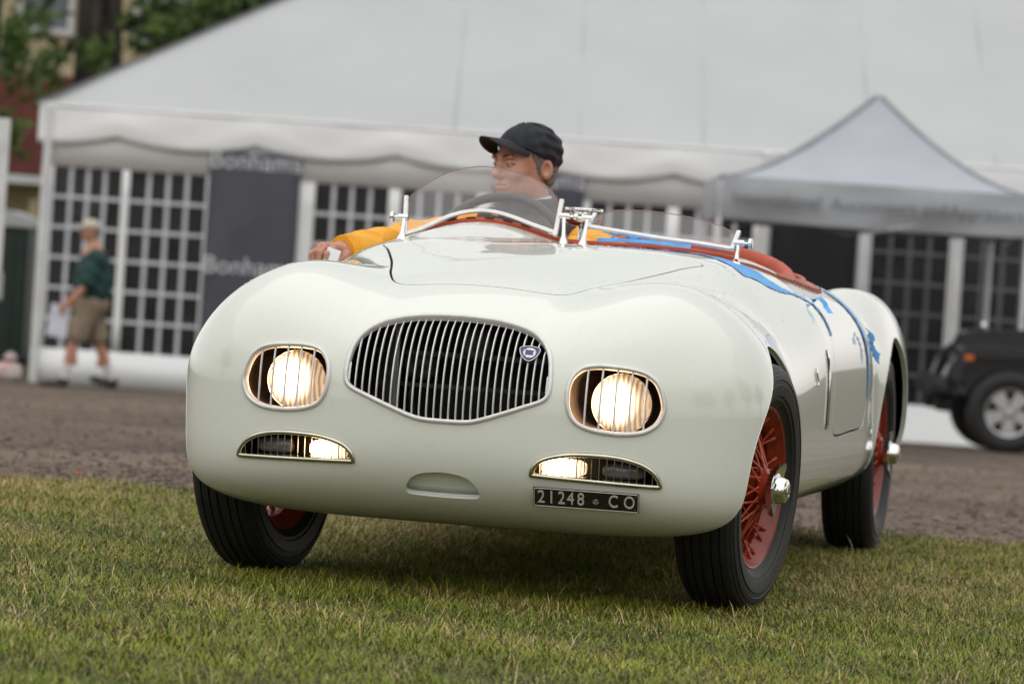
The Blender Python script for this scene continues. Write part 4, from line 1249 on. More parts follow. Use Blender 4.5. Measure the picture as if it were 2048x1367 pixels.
mb = MB(); mb.tube([(.1335, .012 * math.cos(t), .016 * math.sin(t)) for t in np.linspace(.3, 6, 18)], .0012, 5)
mark_me = mb.mesh('nut_engraving', M['nickel'], True)

def wheel(x, y, steer, camber, spin, label):
    sg = 1 if x > 0 else -1
    w = add('wheel', hub_me, car)
    R = Matrix.Rotation(-math.radians(steer), 4, 'Z') @ Matrix.Rotation(sg * math.radians(camber), 4, 'Y')
    if sg < 0: R = R @ Matrix.Rotation(math.pi, 4, 'Z')
    w.matrix_local = Matrix.Translation((x, y, .318)) @ R @ Matrix.Rotation(spin, 4, 'X')
    w['label'] = label
    add('tyre', tyre_me, w); add('rim', rim_me, w); add('brake_drum', drum_me, w)
    for k in range(24):
        add('spoke', spokes_me[k % 2], w, rot=((k // 2) * math.pi / 6 + (.13 if k % 2 else -.13), 0, 0))
        add('spoke', spokes_me[2 + k % 2], w, rot=((k // 2) * math.pi / 6 + .26 + (.10 if k % 2 else -.10), 0, 0))
    add('hub_nut', cap_me, w); add('wing_nut_ear', ear_me, w); add('wing_nut_ear', ear_me, w, rot=(math.pi, 0, 0)); add('nut_engraving', mark_me, w)
    return w
wheel(.648, 0, 7.5, 2.4, math.radians(-28), 'red wire wheel turned slightly, chrome wing nut in full view')
wheel(-.622, 0, 8.5, 2.4, .4, 'front wheel showing its dark tread and inner side')
wheel(.625, 2.75, 0, .3, math.radians(5), 'rear red wire wheel half hidden by the arch')
wheel(-.628, 2.75, 0, .3, .9, 'rear wheel on the far side of the car')
mb = MB(); mb.tube([(-.55, 0, .30), (.55, 0, .30)], .022, 10); mb.tube([(-.55, 2.75, .31), (.55, 2.75, .31)], .03, 10)
mb.build('axle', M['darkmetal'], car, True)

# ---------------------------------------------------------------- side vent, emblem, trim
def on_side(y, z, sg=1, off=0.):
    p = side(y, z); n_ = nrm(p); p = p + n_ * off; p[:, 0] *= sg; n_[:, 0] *= sg
    return p, n_
for sg in (1, -1):
    z = np.linspace(.443, .668, 14); y = np.full(14, .995)
    p, n_ = on_side(y, z, sg, .003)
    vent = MB().tube(p, np.r_[.002, np.full(12, .0052), .002], 8, flat=1.6).build('vent_trim', M['chrome'], car, True)
    p, n_ = on_side(y - .013, z, sg, -.001)
    MB().tube(p, np.r_[.002, np.full(12, .0045), .002], 6, flat=2.).build('vent_slot', M['liner'], vent, True)
    p, n_ = on_side(y - .034, z, sg, -.0035)
    MB().tube(p, np.r_[.003, np.full(12, .006), .003], 8).build('vent_pressing', M['paint'], vent, True)
    z2 = np.linspace(.570, .618, 10)
    p, n_ = on_side(.755 + .010 * np.sin(np.linspace(0, 6.3, 10)), z2, sg, .003)
    MB().tube(p, .0028, 6).build('side_emblem', M['chrome'], car, True)

# ---------------------------------------------------------------- cockpit
def edge_roll(i0, i1, r, m, name, off=.004, up=.0):
    c = COCKPIT
    idx = [(i % len(c)) for i in range(i0, i1)]
    pt = top(c[idx, 0], c[idx, 1]); nn = nrm(pt)
    return pt + nn * off, nn
pt, nn = edge_roll(0, len(COCKPIT), .009, None, '')
coam = MB().tube(pt, .0085, 8, closed=True).build('cockpit_coaming', M['leather'], car, True)
# upholstered inner wall hanging from the coaming
k = len(pt); c2 = np.array([0, 1.4])
V = [tuple(p) for p in pt] + [(p[0] * .985, 1.4 + (p[1] - 1.4) * .985, p[2] - .10) for p in pt] + [(p[0] * .97, 1.4 + (p[1] - 1.4) * .97, .34) for p in pt]
f = [(r * k + i, r * k + (i + 1) % k, (r + 1) * k + (i + 1) % k, (r + 1) * k + i) for r in range(2) for i in range(k)]
MB().raw(V, f).build('upholstery', M['leather'], coam, True)
MB().raw([(-.55, .8, .36), (.55, .8, .36), (.55, 1.95, .36), (-.55, 1.95, .36)], [(0, 1, 2, 3)]).build('cockpit_floor', M['liner'], car)
# dashes laced through the coaming over the hump
for j in range(5):
    x0 = -.35 + j * .052
    xx = np.linspace(x0, x0 + .026, 4)
    p3 = top(xx, np.full(4, .795)); p3 = p3 + nrm(p3) * .0118 + np.array([0, -.004, 0])
    MB().tube(p3, .0018, 5).build('lacing', M['stitch'], coam, True)
# padded seat back wrapping round the rear of the cockpit
sb = spline([(-.50, 1.62, .870), (-.42, 1.78, .895), (-.2, 1.86, .910), (.05, 1.88, .920), (.25, 1.86, .917), (.40, 1.80, .893), (.48, 1.70, .866), (.52, 1.58, .838), (.53, 1.47, .815)], 60, False)
def seat_F(P):
    d = np.full(len(P), 9.)
    for a, b in zip(sb[:-1:3], np.vstack([sb[3::3], sb[-1:]])):
        d = np.minimum(d, capsule(P * [1, 1, .62], a * [1, 1, .62], b * [1, 1, .62] + 1e-6, .026, .026))
    return d
blob('seat_back_roll', seat_F, (-.62, 1.30, .72), (.64, 2.0, 1.05), .009, M['leather'], car, it=1)
mb = MB(); mb.box((0, 1.80, .66), (.92, .08, .46), Matrix.Rotation(-.15, 3, 'X'), bev=.03); mb.box((0, 1.5, .42), (.95, .5, .12), bev=.03)
mb.build('seat', M['leather'], car)
# stitched leather flap on the door top
fl = spline([(.535, 1.20), (.553, 1.22), (.585, 1.38), (.607, 1.52), (.612, 1.64), (.598, 1.72), (.572, 1.75), (.548, 1.70), (.545, 1.5), (.535, 1.32)], 60)
fc = fl.mean(0); V, f = [], []
rings = (1., .985, .90, .6, .2)
for r, hgt in zip(rings, (.0, .004, .006, .008, .009)):
    q = fc + (fl - fc) * r
    p3 = top(q[:, 0], q[:, 1]); p3 = p3 + nrm(p3) * hgt
    V += p3.tolist()
for r in range(4): f += [(r * 60 + i, r * 60 + (i + 1) % 60, (r + 1) * 60 + (i + 1) % 60, (r + 1) * 60 + i) for i in range(60)]
f.append(tuple(240 + i for i in range(60)))
flap = MB().raw(V, f).build('leather_flap', M['leather_worn'], car, True)
for i in range(6, 34, 2):
    q = fc + (fl[[i, i + 1]] - fc) * .90
    p3 = top(q[:, 0], q[:, 1]); p3 = p3 + nrm(p3) * .0072
    MB().tube(p3, .0016, 5).build('stitch', M['stitch'], flap)

# windscreens
def catm(p, n): return spline(p, n, False)
def plate_solid(outline, th, nv):
    """Solid sheet from a closed 3D outline, thickness along nv."""
    o = np.asarray(outline); k = len(o); d = np.asarray(nv) * th / 2
    V = np.vstack([o - d, o + d]); f = [tuple(range(k))[::-1], tuple(range(k, 2 * k))] + [(i, (i + 1) % k, k + (i + 1) % k, k + i) for i in range(k)]
    return MB().raw(V, f)
def knob(mb, c, ax, r, L):
    a = Vector(ax).normalized(); q = Vector((1, 0, 0)).rotation_difference(a).to_matrix()
    m2 = MB().lathe([(0, .004), (L * .55, .004), (L * .56, r * .8), (L * .62, r), (L * .9, r), (L, r * .8), (L, .0003)], 16, 'x')
    mb.raw([tuple(q @ Vector(v) + Vector(c)) for v in m2.v], m2.f)
rail = catm([(-.462, .758, .917), (-.428, .765, .93), (-.386, .777, .953), (-.343, .788, .975), (-.298, .795, .989), (-.253, .798, .995), (-.205, .796, .991), (-.157, .79, .980), (-.107, .782, .965), (-.059, .776, .952), (-.035, .773, .945)], 40)
gl = catm([(-.477, .800, 1.000), (-.468, .813, 1.026), (-.429, .831, 1.063), (-.387, .846, 1.091), (-.343, .854, 1.109), (-.284, .860, 1.121), (-.228, .859, 1.119), (-.17, .855, 1.109), (-.12, .847, 1.094), (-.079, .837, 1.073), (-.052, .823, 1.047), (-.036, .810, 1.02)], 50)
nv = np.array([0, -.894, .447])
def plane_fix(P, y0, z0, s): P = P.copy(); P[:, 1] = y0 + s * (P[:, 2] - z0); return P
rail = plane_fix(rail, .76, .92, .5); gl = plane_fix(gl, .76, .92, .5)
ws = empty('windscreen', parent=car)
fr = [(-.005, -.0045), (-.005, .0045), (.005, .0045), (.005, -.0045)]
V, f = sweep(rail, np.tile(nv, (40, 1)), fr, False)
mb = MB().raw(V, f)
pl = plane_fix(np.array([(-.465, 0, .911), (-.474, 0, .965), (-.482, 0, 1.022)]), .76, .92, .5)
pr = plane_fix(np.array([(-.036, 0, .937), (-.034, 0, .99), (-.033, 0, 1.040)]), .76, .92, .5)
for q in (pl, pr):
    V, f = sweep(q, np.tile(nv, (3, 1)), [(-.0058, -.0062), (-.0058, .0062), (.0058, .0062), (.0058, -.0062)], False); mb.raw(V, f)
mb.build('screen_frame', M['alu'], ws)
out = np.vstack([rail[::-1], gl])
plate_solid(out, .004, nv).build('screen_pane', M['perspex'], ws)
edge_m = mat('perspex_edge', (.30, .12, .10), .25, vary=(40, .3))
MB().tube(gl, .0014, 5).build('pane_edge', edge_m, ws, True)
ws['label'] = 'curved clear driver screen with pale metal frame'

rail2 = plane_fix(catm([(.054, 0, .970), (.155, 0, .960), (.26, 0, .950), (.365, 0, .943), (.471, 0, .933)], 20), .76, .95, 1.)
gl2 = plane_fix(catm([(.062, 0, .982), (.077, 0, 1.003), (.105, 0, 1.016), (.15, 0, 1.023), (.222, 0, 1.024), (.306, 0, 1.018), (.375, 0, 1.008), (.435, 0, .992), (.476, 0, .974)], 36), .76, .95, 1.)
nv2 = np.array([0, -.707, .707])
ws2 = empty('windscreen', parent=car); ws2['label'] = 'low raked passenger screen'
V, f = sweep(rail2, np.tile(nv2, (20, 1)), fr, False); mb = MB().raw(V, f)
for q in (plane_fix(np.array([(.053, 0, .966), (.066, 0, 1.006)]), .76, .95, 1.), plane_fix(np.array([(.472, 0, .930), (.481, 0, .982)]), .76, .95, 1.)):
    V, f = sweep(q, np.tile(nv2, (2, 1)), [(-.0055, -.006), (-.0055, .006), (.0055, .006), (.0055, -.006)], False); mb.raw(V, f)
mb.build('screen_frame', M['alu'], ws2)
plate_solid(np.vstack([rail2[::-1], gl2]), .004, nv2).build('screen_pane', M['perspex'], ws2)
MB().tube(gl2, .0013, 5).build('pane_edge', edge_m, ws2, True)
# brackets
def bracket(base, joint, kn, kd, parent, foot=None):
    mb = MB()
    b = np.array(base); j = np.array(joint)
    mb.tube([b + [0, 0, -.012], b, b + (j - b) * .25, b + (j - b) * .5, j], [.022, .013, .0065, .0055, .0065], 12)
    mb.tube([j + np.array(kd) * -.012, j + np.array(kd) * .016], .0095, 14)
    if foot is not None: mb.tube(foot, np.linspace(.010, .004, len(foot)), 10, flat=.6)
    o = mb.build('screen_bracket', M['chrome'], parent, True)
    mb = MB(); knob(mb, j + np.array(kd) * .014, kd, kn, .026); mb.build('bracket_knob', M['chrome'], parent, True)
bracket(top([-.47], [.735])[0], (-.476, .775, .962), .0155, (-1, 0, 0), ws)
bracket(top([-.006], [.745])[0], (-.018, .79, .994), .010, (1, 0, 0), ws)
bracket(top([.049], [.745])[0], (.050, .79, .992), .010, (-1, 0, 0), ws2)
ft = top(np.linspace(.487, .552, 12), np.linspace(.735, 1.04, 12)); ft = ft + nrm(ft) * .006
bracket(top([.487], [.735])[0], (.487, .755, .950), .0155, (1, 0, 0), ws2, ft)
pad = top(np.linspace(.487, .556, 12), np.linspace(.725, 1.055, 12)); pad = pad + nrm(pad) * .001
MB().tube(pad, np.linspace(.013, .006, 12), 10, flat=.5).build('bracket_pad', M['leather'], ws2, True)

# mirror on the scuttle
mir = MB().lathe([(1.019, .0003), (1.0195, .050), (1.0215, .0545), (1.018, .0555), (1.010, .0545), (.997, .0535), (.982, .050), (.973, .042), (.970, .028), (.970, .0003)], 40, 'z', (.020, .88, 0)).build('rear_view_mirror', M['chrome'], car, True)
MB().tube([(.02, .865, .975), (.02, .85, .95), (.024, .82, .925), (.024, .80, .905)], [.010, .007, .007, .014], 10).build('mirror_stem', M['chrome'], mir, True)

# steering wheel
sw = empty('steering_wheel', (-.275, 1.12, .868), parent=car)
sw.rotation_euler = (math.radians(62), 0, 0)
t = np.linspace(0, 2 * math.pi, 73)[:-1]
MB().tube(np.stack([.2 * np.cos(t), .2 * np.sin(t), 0 * t], 1), .0135, 12, closed=True).build('wheel_rim', M['bakelite'], sw, True)
for a in (30, 150, 270):
    a = math.radians(a)
    MB().tube([(0, 0, -.03), (.1 * math.cos(a), .1 * math.sin(a), -.015), (.197 * math.cos(a), .197 * math.sin(a), 0)], .006, 8, flat=1.8).build('wheel_spoke', M['alu'], sw, True)
MB().lathe([(-.045, .02), (-.02, .04), (-.01, .03), (-.008, .0003)], 24, 'z').build('horn_button', M['bakelite'], sw, True)
MB().tube([(0, 0, -.04), (0, 0, -.36)], .018, 10).build('steering_column', M['darkmetal'], sw, True)
MB().box((0, .84, .80), (.98, .03, .16), bev=.01).build('dashboard', M['leather'], car)

# raindrops on the top surfaces
dv, df = [], []
n = 650
dx = RNG.uniform(-.66, .66, n); dy = RNG.uniform(-.35, .75, n)
pt = top(dx, dy); nn = nrm(pt)
ok = nn[:, 2] > .5
fx = RNG.uniform(-.66, .66, 520); fz = .30 + .42 * RNG.random(520) ** .8
fp = front(fx, fz); fn_ = nrm(fp); fo = np.minimum.reduce([sdf2(GRILLE, fp[:, [0, 2]]), sdf2(HEAD, np.abs(fp[:, [0, 2]])), sdf2(FOG, np.abs(fp[:, [0, 2]])), sdf2(TOW, fp[:, [0, 2]])]) > .012
pt = np.vstack([pt, fp]); nn = np.vstack([nn, fn_]); ok = np.r_[ok, fo]
for p, n_, r in zip(pt[ok], nn[ok], np.r_[RNG.uniform(.0010, .0024, ok[:650].sum()), RNG.uniform(.0006, .0014, ok[650:].sum())]):
    a = np.cross(n_, [1, 0, 0]); a /= np.linalg.norm(a); b = np.cross(n_, a); s0 = len(dv)
    for rr, hh in ((1., -.0002), (.75, .45 * r)):
        for j in range(6):
            tt = j * math.pi / 3
            dv.append(p + rr * r * (math.cos(tt) * a + math.sin(tt) * b) + n_ * hh)
    dv.append(p + n_ * r * .62)
    for j in range(6):
        jj = (j + 1) % 6
        df.append((s0 + j, s0 + jj, s0 + 6 + jj, s0 + 6 + j)); df.append((s0 + 6 + j, s0 + 6 + jj, s0 + 12))
o = MB().raw(dv, df).build('raindrops', mat('rain_water', (.95, .97, .97), .03, trans=.85, ior=1.33, vary=(50, .02)), car, True, angle=180)
o['kind'] = 'stuff'
# ================================================================== driver
M['skin'] = mat('skin', (.52, .29, .20), .5, vary=(26, .18, (.44, .185, .12)), bump=(220, .12, .002))
M['skin'].node_tree.nodes['Principled BSDF'].inputs['Subsurface Weight'].default_value = .15
M['skin'].node_tree.nodes['Principled BSDF'].inputs['Subsurface Radius'].default_value = (.012, .004, .002)
M['navy'] = mat('navy_cap_cloth', (.014, .016, .022), .75, vary=(60, .35), bump=(300, .4, .002))
M['yellow'] = mat('yellow_jacket_nylon', (.86, .39, .018), .5, vary=(14, .12), bump=(45, .35, .006))
M['charcoal'] = mat('charcoal_jacket_panel', (.05, .052, .058), .7, vary=(30, .3), bump=(70, .3, .004))
M['shirt'] = mat('white_shirt', (.72, .72, .74), .7, vary=(40, .1))
M['hair'] = mat('grey_brown_hair', (.27, .235, .20), .6, vary=(220, .6, (.07, .055, .042)), bump=(420, .8, .002))
M['brow'] = mat('brown_eyebrow', (.075, .045, .028), .7, vary=(300, .5))
M['eyewhite'] = mat('eye_white', (.36, .32, .30), .15, coat=.5, vary=(90, .1))
M['iris'] = mat('dark_iris', (.05, .035, .025), .1, coat=.8, vary=(200, .4))

driver = empty('person', CAR_LOC, -CAR_YAW)
tag(driver, 'driver in yellow jacket and black cap looking to the left over the small windscreen', 'person')
HC = np.array([-.300, 1.56, 1.152]); HA = math.radians(-40)
HR = np.array([[math.cos(HA), -math.sin(HA), 0], [math.sin(HA), math.cos(HA), 0], [0, 0, 1]])
def to_head(P): return (P - HC) @ HR          # world -> head frame (face towards -y)
def from_head(P): return np.asarray(P, float) @ HR.T + HC
def sub(a, b, k): return smax(a, -b, k)

def head_F(Q):
    A = Q.copy(); A[:, 0] = np.abs(A[:, 0])
    d = ellip(Q, (0, .014, .035), (.0765, .097, .085))
    d = smin(d, ellip(Q, (0, -.028, -.018), (.063, .068, .082)), .03)
    d = smin(d, ellip(A, (.026, -.020, -.072), (.030, .055, .032)), .03)            # jaw corners
    d = smin(d, ellip(Q, (0, -.074, -.100), (.026, .021, .017)), .022)               # chin
    d = smin(d, ellip(A, (.041, -.066, -.030), (.024, .020, .019)), .022)            # cheekbones
    d = smin(d, ellip(A, (.024, -.090, .016), (.028, .011, .0085)), .014)            # brow ridge
    d = sub(d, ellip(A, (.032, -.101, -.003), (.019, .014, .0115)), .012)            # eye sockets
    d = smin(d, capsule(Q, (0, -.088, .008), (0, -.108, -.032), .0075, .0105), .010)  # nose
    d = smin(d, ellip(Q, (0, -.109, -.037), (.0125, .0125, .0105)), .008)
    d = smin(d, ellip(A, (.0115, -.099, -.041), (.0075, .010, .0075)), .006)
    lid = np.maximum(ellip(A, (.031, -.0795, -.0035), (.0168, .0150, .0142)), -.0012 - Q[:, 2] - .12 * (A[:, 0] - .031))
    d = smin(d, lid, .004)
    lid2 = np.maximum(ellip(A, (.031, -.0790, -.0035), (.0160, .0138, .0135)), Q[:, 2] + .0068)
    d = smin(d, lid2, .004)
    d = sub(d, capsule(A, (.018, -.103, -.040), (.036, -.086, -.072), .003, .0045), .010)   # cheek folds
    d = smin(d, ellip(Q, (0, -.083, -.070), (.027, .016, .017)), .014)               # mouth area
    lip = capsule(A, (.0, -.0985, -.0645), (.023, -.0885, -.0665), .0052, .0028)
    d = smin(d, lip, .005)
    lip = capsule(A, (.0, -.0965, -.0765), (.020, -.0885, -.0735), .0062, .003)
    d = smin(d, lip, .005)
    d = sub(d, capsule(A, (.0, -.1035, -.0695), (.027, -.0905, -.0690), .0016, .0014), .004)
    E = A - np.array([.0775, .022, -.012])
    c, s = math.cos(.35), math.sin(.35)
    E = np.stack([E[:, 0] * c - E[:, 1] * s, E[:, 0] * s + E[:, 1] * c, E[:, 2]], 1)
    ear = ellip(E, (0, 0, 0), (.0095, .019, .031))
    ear = sub(ear, ellip(E, (.0105, -.003, .001), (.0095, .0105, .019)), .003)
    d = smin(d, ear, .008)
    d = smin(d, capsule(Q, (0, .012, -.055), (0, .045, -.17), .055, .060), .03)
    return d

SH_R, SH_L = np.array([-.475, 1.56, .915]), np.array([-.115, 1.62, .905])
EL_R, WR_R = np.array([-.572, 1.235, .893]), np.array([-.700, .965, .856])
EL_L, WR_L = np.array([.015, 1.42, .885]), np.array([-.06, 1.17, .90])
hd = (WR_R - EL_R); hd /= np.linalg.norm(hd)
hl = np.cross(hd, [0, 0, 1.]); hl /= np.linalg.norm(hl); hl = hl if hl[0] > 0 else -hl
hu = np.array([0, 0, 1.])
def hp(a, b, c): return WR_R + hd * a + hl * b + hu * c
FING = []
for i, (off, ln, up) in enumerate(((-.033, .86, -.006), (-.012, .97, .004), (.010, 1.02, .006), (.031, .97, .001))):
    k = hp(.078 - .006 * abs(i - 2), off, .016 + up)
    p1 = k + (hd * .80 - hu * .42 + hl * off * .2) * .042 * ln
    p2 = p1 + (hd * .10 - hu * .98) * .027 * ln
    p3 = p2 + (-hd * .55 - hu * .75) * .020 * ln
    FING.append((k, p1, p2, p3))
def hand_F(P):
    d = capsule(P, WR_R - hd * .08, WR_R + hd * .005, .029, .0255)
    Q = np.stack([(P - WR_R) @ hd, (P - WR_R) @ hl, (P - WR_R) @ hu], 1)
    d = smin(d, rbox(Q, (.044, -.001, .004), (.040, .039, .0155), .014), .018)
    for k, p1, p2, p3 in FING:
        f = capsule(P, hp(.02, 0, .004) * .35 + k * .65, k, .0095, .0108)
        f = smin(f, capsule(P, k, p1, .0102, .0094), .003)
        f = smin(f, capsule(P, p1, p2, .0096, .0085), .003)
        f = smin(f, capsule(P, p2, p3, .0085, .0072), .003)
        d = smin(d, f, .0035)
    t0, t1, t2, t3 = hp(.012, .026, -.006), hp(.046, .046, -.014), hp(.074, .040, -.026), hp(.092, .028, -.036)
    th = smin(smin(capsule(P, t0, t1, .015, .0125), capsule(P, t1, t2, .0115, .0098), .004), capsule(P, t2, t3, .0095, .0078), .003)
    return smin(d, th, .006)
def body_F2(P):
    d = head_F(to_head(P))
    d = smin(d, capsule(P, (-.31, 1.60, .90), (-.29, 1.66, .50), .11, .13), .05)
    for a, b, r0, r1 in ((SH_R, EL_R, .048, .040), (EL_R, WR_R, .038, .027), (SH_L, EL_L, .048, .040), (EL_L, WR_L, .038, .028)):
        d = smin(d, capsule(P, a, b, r0, r1), .02)
    d = smin(d, ellip(P, (-.075, 1.135, .905), (.03, .045, .03)), .02)
    return smin(d, hand_F(P), .008)
blob('body', body_F2, (-.86, .80, .56), (.10, 1.84, 1.30), .0048, M['skin'], driver, it=2, e=4e-4)
# eyes, brows, hair
for sx in (-1, 1):
    c = from_head([(sx * .031, -.0805, -.0035)])[0]
    eye = MB().lathe([(-.0125 * math.cos(t), max(.0125 * math.sin(t), 1e-5)) for t in np.linspace(0, math.pi, 12)], 18, 'y').build('eye', M['eyewhite'], driver, True, loc=c, rot=(0, 0, HA - .25))
    MB().lathe([(-.01262, .00005), (-.0124, .0035), (-.0112, .0058)], 16, 'y').build('iris', M['iris'], eye, True)
    MB().tube(from_head([(sx * .013, -.1005, .0155), (sx * .024, -.1015, .0200), (sx * .036, -.0975, .0215), (sx * .049, -.0870, .0165)]), [.0028, .0042, .0040, .0015], 8, flat=.6).build('eyebrow', M['brow'], driver, True)
def hair_F(P):
    Q = to_head(P)
    reg = np.maximum(-.030 - Q[:, 1] - .30 * Q[:, 2], -.070 - Q[:, 2] + np.where(Q[:, 1] < .035, .040, 0))
    n = .0012 * np.sin(Q[:, 2] * 900 + Q[:, 1] * 500) * np.sin(Q[:, 1] * 1100)
    base = ellip(Q, (0, .014, .030), (.0790, .1005, .100))
    base = smin(base, ellip(Q, (0, .030, -.035), (.068, .070, .05)), .02)
    return np.maximum(np.maximum(base + n, reg), Q[:, 2] - .05)
blob('hair', hair_F, HC + [-.14, -.14, -.12], HC + [.14, .14, .10], .0045, M['hair'], driver, it=0, e=6e-4)
# cap: crown, visor
def cap_F(P):
    Q = to_head(P)
    a = np.arctan2(Q[:, 0], -Q[:, 1])
    wr = .0012 * np.exp(-(np.abs(np.sin(a * 3 + .5)) * 14) ** 2) + .0022 * np.sin(Q[:, 2] * 190 + 2.0 * np.sin(a * 3)) * np.clip((Q[:, 1] + .06) * 12, 0, 1) + .0018 * np.sin(a * 11 + Q[:, 2] * 70) + .0016 * np.abs(np.sin(a * 3))
    d = ellip(Q, (0, .015, .038), (.0885, .1105, .0900)) + wr
    return smax(d, .060 - .43 * (Q[:, 1] + .09) - Q[:, 2], .004)
cap = blob('cap', cap_F, HC + [-.16, -.16, -.08], HC + [.16, .16, .15], .0045, M['navy'], driver, it=1, e=6e-4)
nu, nv_ = 25, 9; V = []
for side_ in (0, 1):
    for j in range(nv_):
        t = j / (nv_ - 1)
        for i in range(nu):
            s = -1 + 2 * i / (nu - 1)
            x = s * (.0765 - .004 * t)
            y = -.0925 * math.sqrt(max(0, 1 - (.80 * s) ** 2)) + .010 - (.088 * max(0, 1 - abs(s) ** 2.6) ** .55) * t
            z = .071 - .036 * s * s + t * (.004 - .016 * s * s) - side_ * .0032
            V.append((x, y, z))
V = from_head(V); o = nu * nv_
f = [(j * nu + i, j * nu + i + 1, (j + 1) * nu + i + 1, (j + 1) * nu + i) for j in range(nv_ - 1) for i in range(nu - 1)]
f += [tuple(o + k for k in q[::-1]) for q in f]
ring = [(nv_ - 1) * nu + i for i in range(nu)]
f += [(a, b, b + o, a + o) for a, b in zip(ring[:-1], ring[1:])]
MB().raw(V, f).build('visor', M['navy'], cap, True, angle=60)
MB().lathe([(.1195, .007), (.1225, .006), (.124, .0003)], 12, 'z').build('cap_button', M['navy'], cap, True, loc=HC + [0.0, .016, -.004])
# jacket
def fold(P, k, amp): return amp * np.sin(P[:, 1] * k + 3 * np.sin(P[:, 2] * 31) + P[:, 0] * k * .6) * np.sin(P[:, 0] * 23 + P[:, 2] * 37)
def arm_part(a, b, ra, rb):
    def f(P):
        ab = b - a; t = np.clip(((P - a) @ ab) / ab.dot(ab), 0, 1); L = np.linalg.norm(ab)
        q = P - a - t[:, None] * ab
        ang = np.arctan2(q[:, 2], q @ np.cross(ab / L, [0, 0, 1.]))
        w = .010 * (np.abs(np.sin(t * L * 30 + 1.4 * np.sin(ang * 2 + t * 5))) - .6) * (.35 + .65 * np.sin(ang + t * 9) ** 2) + .004 * np.sin(ang * 3 + t * L * 40)
        return np.linalg.norm(q, axis=1) - (ra + (rb - ra) * t) + w
    return f
sl1, sl2 = arm_part(SH_R, EL_R, .070, .060), arm_part(EL_R, WR_R + hd * -.012, .058, .044)
sl3, sl4 = arm_part(SH_L, EL_L, .070, .058), arm_part(EL_L, WR_L, .056, .044)
def jacket_F(P):
    d = smin(sl1(P), sl2(P), .02)
    d = smin(d, smin(sl3(P), sl4(P), .02), .01)
    tor = smin(capsule(P, SH_R, SH_L, .078, .078), capsule(P, (-.30, 1.61, .86), (-.29, 1.66, .55), .165, .17), .06)
    d = smin(d, tor + fold(P, 40, .004), .03)
    cut = (WR_R + hd * -.012 - P) @ hd * -1                       # open cuff
    d = smax(d, cut - .012, .004)
    nk = capsule(P, HC + [.01, .03, -.20], HC + [-.02, .0, .1], .074, .085)
    return smax(d, -nk, .01)
jack = blob('jacket', jacket_F, (-.86, .86, .42), (.12, 1.90, 1.06), .0075, M['yellow'], driver, it=1)
def collar_F(P):
    Q = P - (HC + np.array([.005, .035, -.132]))
    Q = np.stack([Q[:, 0], Q[:, 1] * .92, Q[:, 2] - .18 * Q[:, 1]], 1)
    r = np.linalg.norm(Q[:, :2], axis=1)
    d = np.sqrt((r - .083) ** 2 + (np.maximum(np.abs(Q[:, 2]) - .030, 0)) ** 2) - .011
    chest = np.sqrt((r - .125) ** 2 + (Q[:, 2] + .045) ** 2) - .036
    return smin(d, chest, .02) + fold(P, 60, .002)
blob('collar_panel', collar_F, HC + [-.24, -.20, -.26], HC + [.24, .26, -.04], .006, M['charcoal'], jack, it=1)
def scol_F(P):
    Q = P - (HC + np.array([.005, .03, -.122]))
    r = np.linalg.norm(Q[:, :2], axis=1)
    return np.sqrt((r - .069) ** 2 + (np.maximum(np.abs(Q[:, 2] - .1 * Q[:, 1]) - .026, 0)) ** 2) - .006
blob('shirt_collar', scol_F, HC + [-.12, -.12, -.2], HC + [.12, .14, -.06], .005, M['shirt'], jack, it=1)
# cuff hem
e1 = np.cross(hd, [0, 0, 1.]); e1 /= np.linalg.norm(e1); e2 = np.cross(hd, e1)
for a_ in (.0, .030):
    MB().tube([WR_R + hd * (-.004 - a_) + .0425 * (math.cos(t) * e1 + math.sin(t) * e2) for t in np.linspace(0, 6.283, 25)[:-1]], .0035, 6, closed=True).build('cuff_seam', M['yellow'], jack, True)
# card between thumb and fingers
cc = hp(.100, .046, -.008)
card = MB().box((0, 0, 0), (.040, .0012, .050)).build('card', mat('white_card', (.80, .81, .86), .6, vary=(30, .04)))
card.matrix_world = Matrix.Translation(CAR_LOC) @ Matrix.Rotation(-CAR_YAW, 4, 'Z') @ Matrix.Translation(cc) @ Matrix.Rotation(.15, 4, 'Z') @ Matrix.Rotation(.28, 4, 'Y') @ Matrix.Rotation(-.2, 4, 'X')
tag(card, 'small white card held between the thumb and fingers of the driver', 'card')

# ================================================================== blue tape on the car
def ribbon(P, Nn, w, th=.0012, crinkle=.0):
    P = np.asarray(P, float); k = len(P)
    w = np.broadcast_to(np.asarray(w, float), (k,))
    T = np.gradient(P, axis=0); T /= np.linalg.norm(T, axis=1)[:, None]
    B = np.cross(T, Nn); B /= np.linalg.norm(B, axis=1)[:, None]
    V = []
    for s in (-1, -.3, .4, 1):
        V.append(P + B * (w / 2)[:, None] * s + Nn * (crinkle * np.sin(np.arange(k) * 1.9 + s * 3))[:, None])
    V = np.stack(V, 1); Vb = V - Nn[:, None] * th
    n = 4; f = [(i * n + j, i * n + j + 1, (i + 1) * n + j + 1, (i + 1) * n + j) for i in range(k - 1) for j in range(n - 1)]
    o = k * n; f += [tuple(q + o for q in t[::-1]) for t in f]
    f += [(i * n, (i + 1) * n, (i + 1) * n + o, i * n + o) for i in range(k - 1)] + [(i * n + 3 + o, (i + 1) * n + 3 + o, (i + 1) * n + 3, i * n + 3) for i in range(k - 1)]
    return V.reshape(-1, 3).tolist() + Vb.reshape(-1, 3).tolist(), f
def tape(name, label, pieces):
    t = empty(name, CAR_LOC, -CAR_YAW); tag(t, label, 'tape')
    for nm, V, f in pieces: MB().raw(V, f).build(nm, M['tape'], t, True, angle=80)
    return t
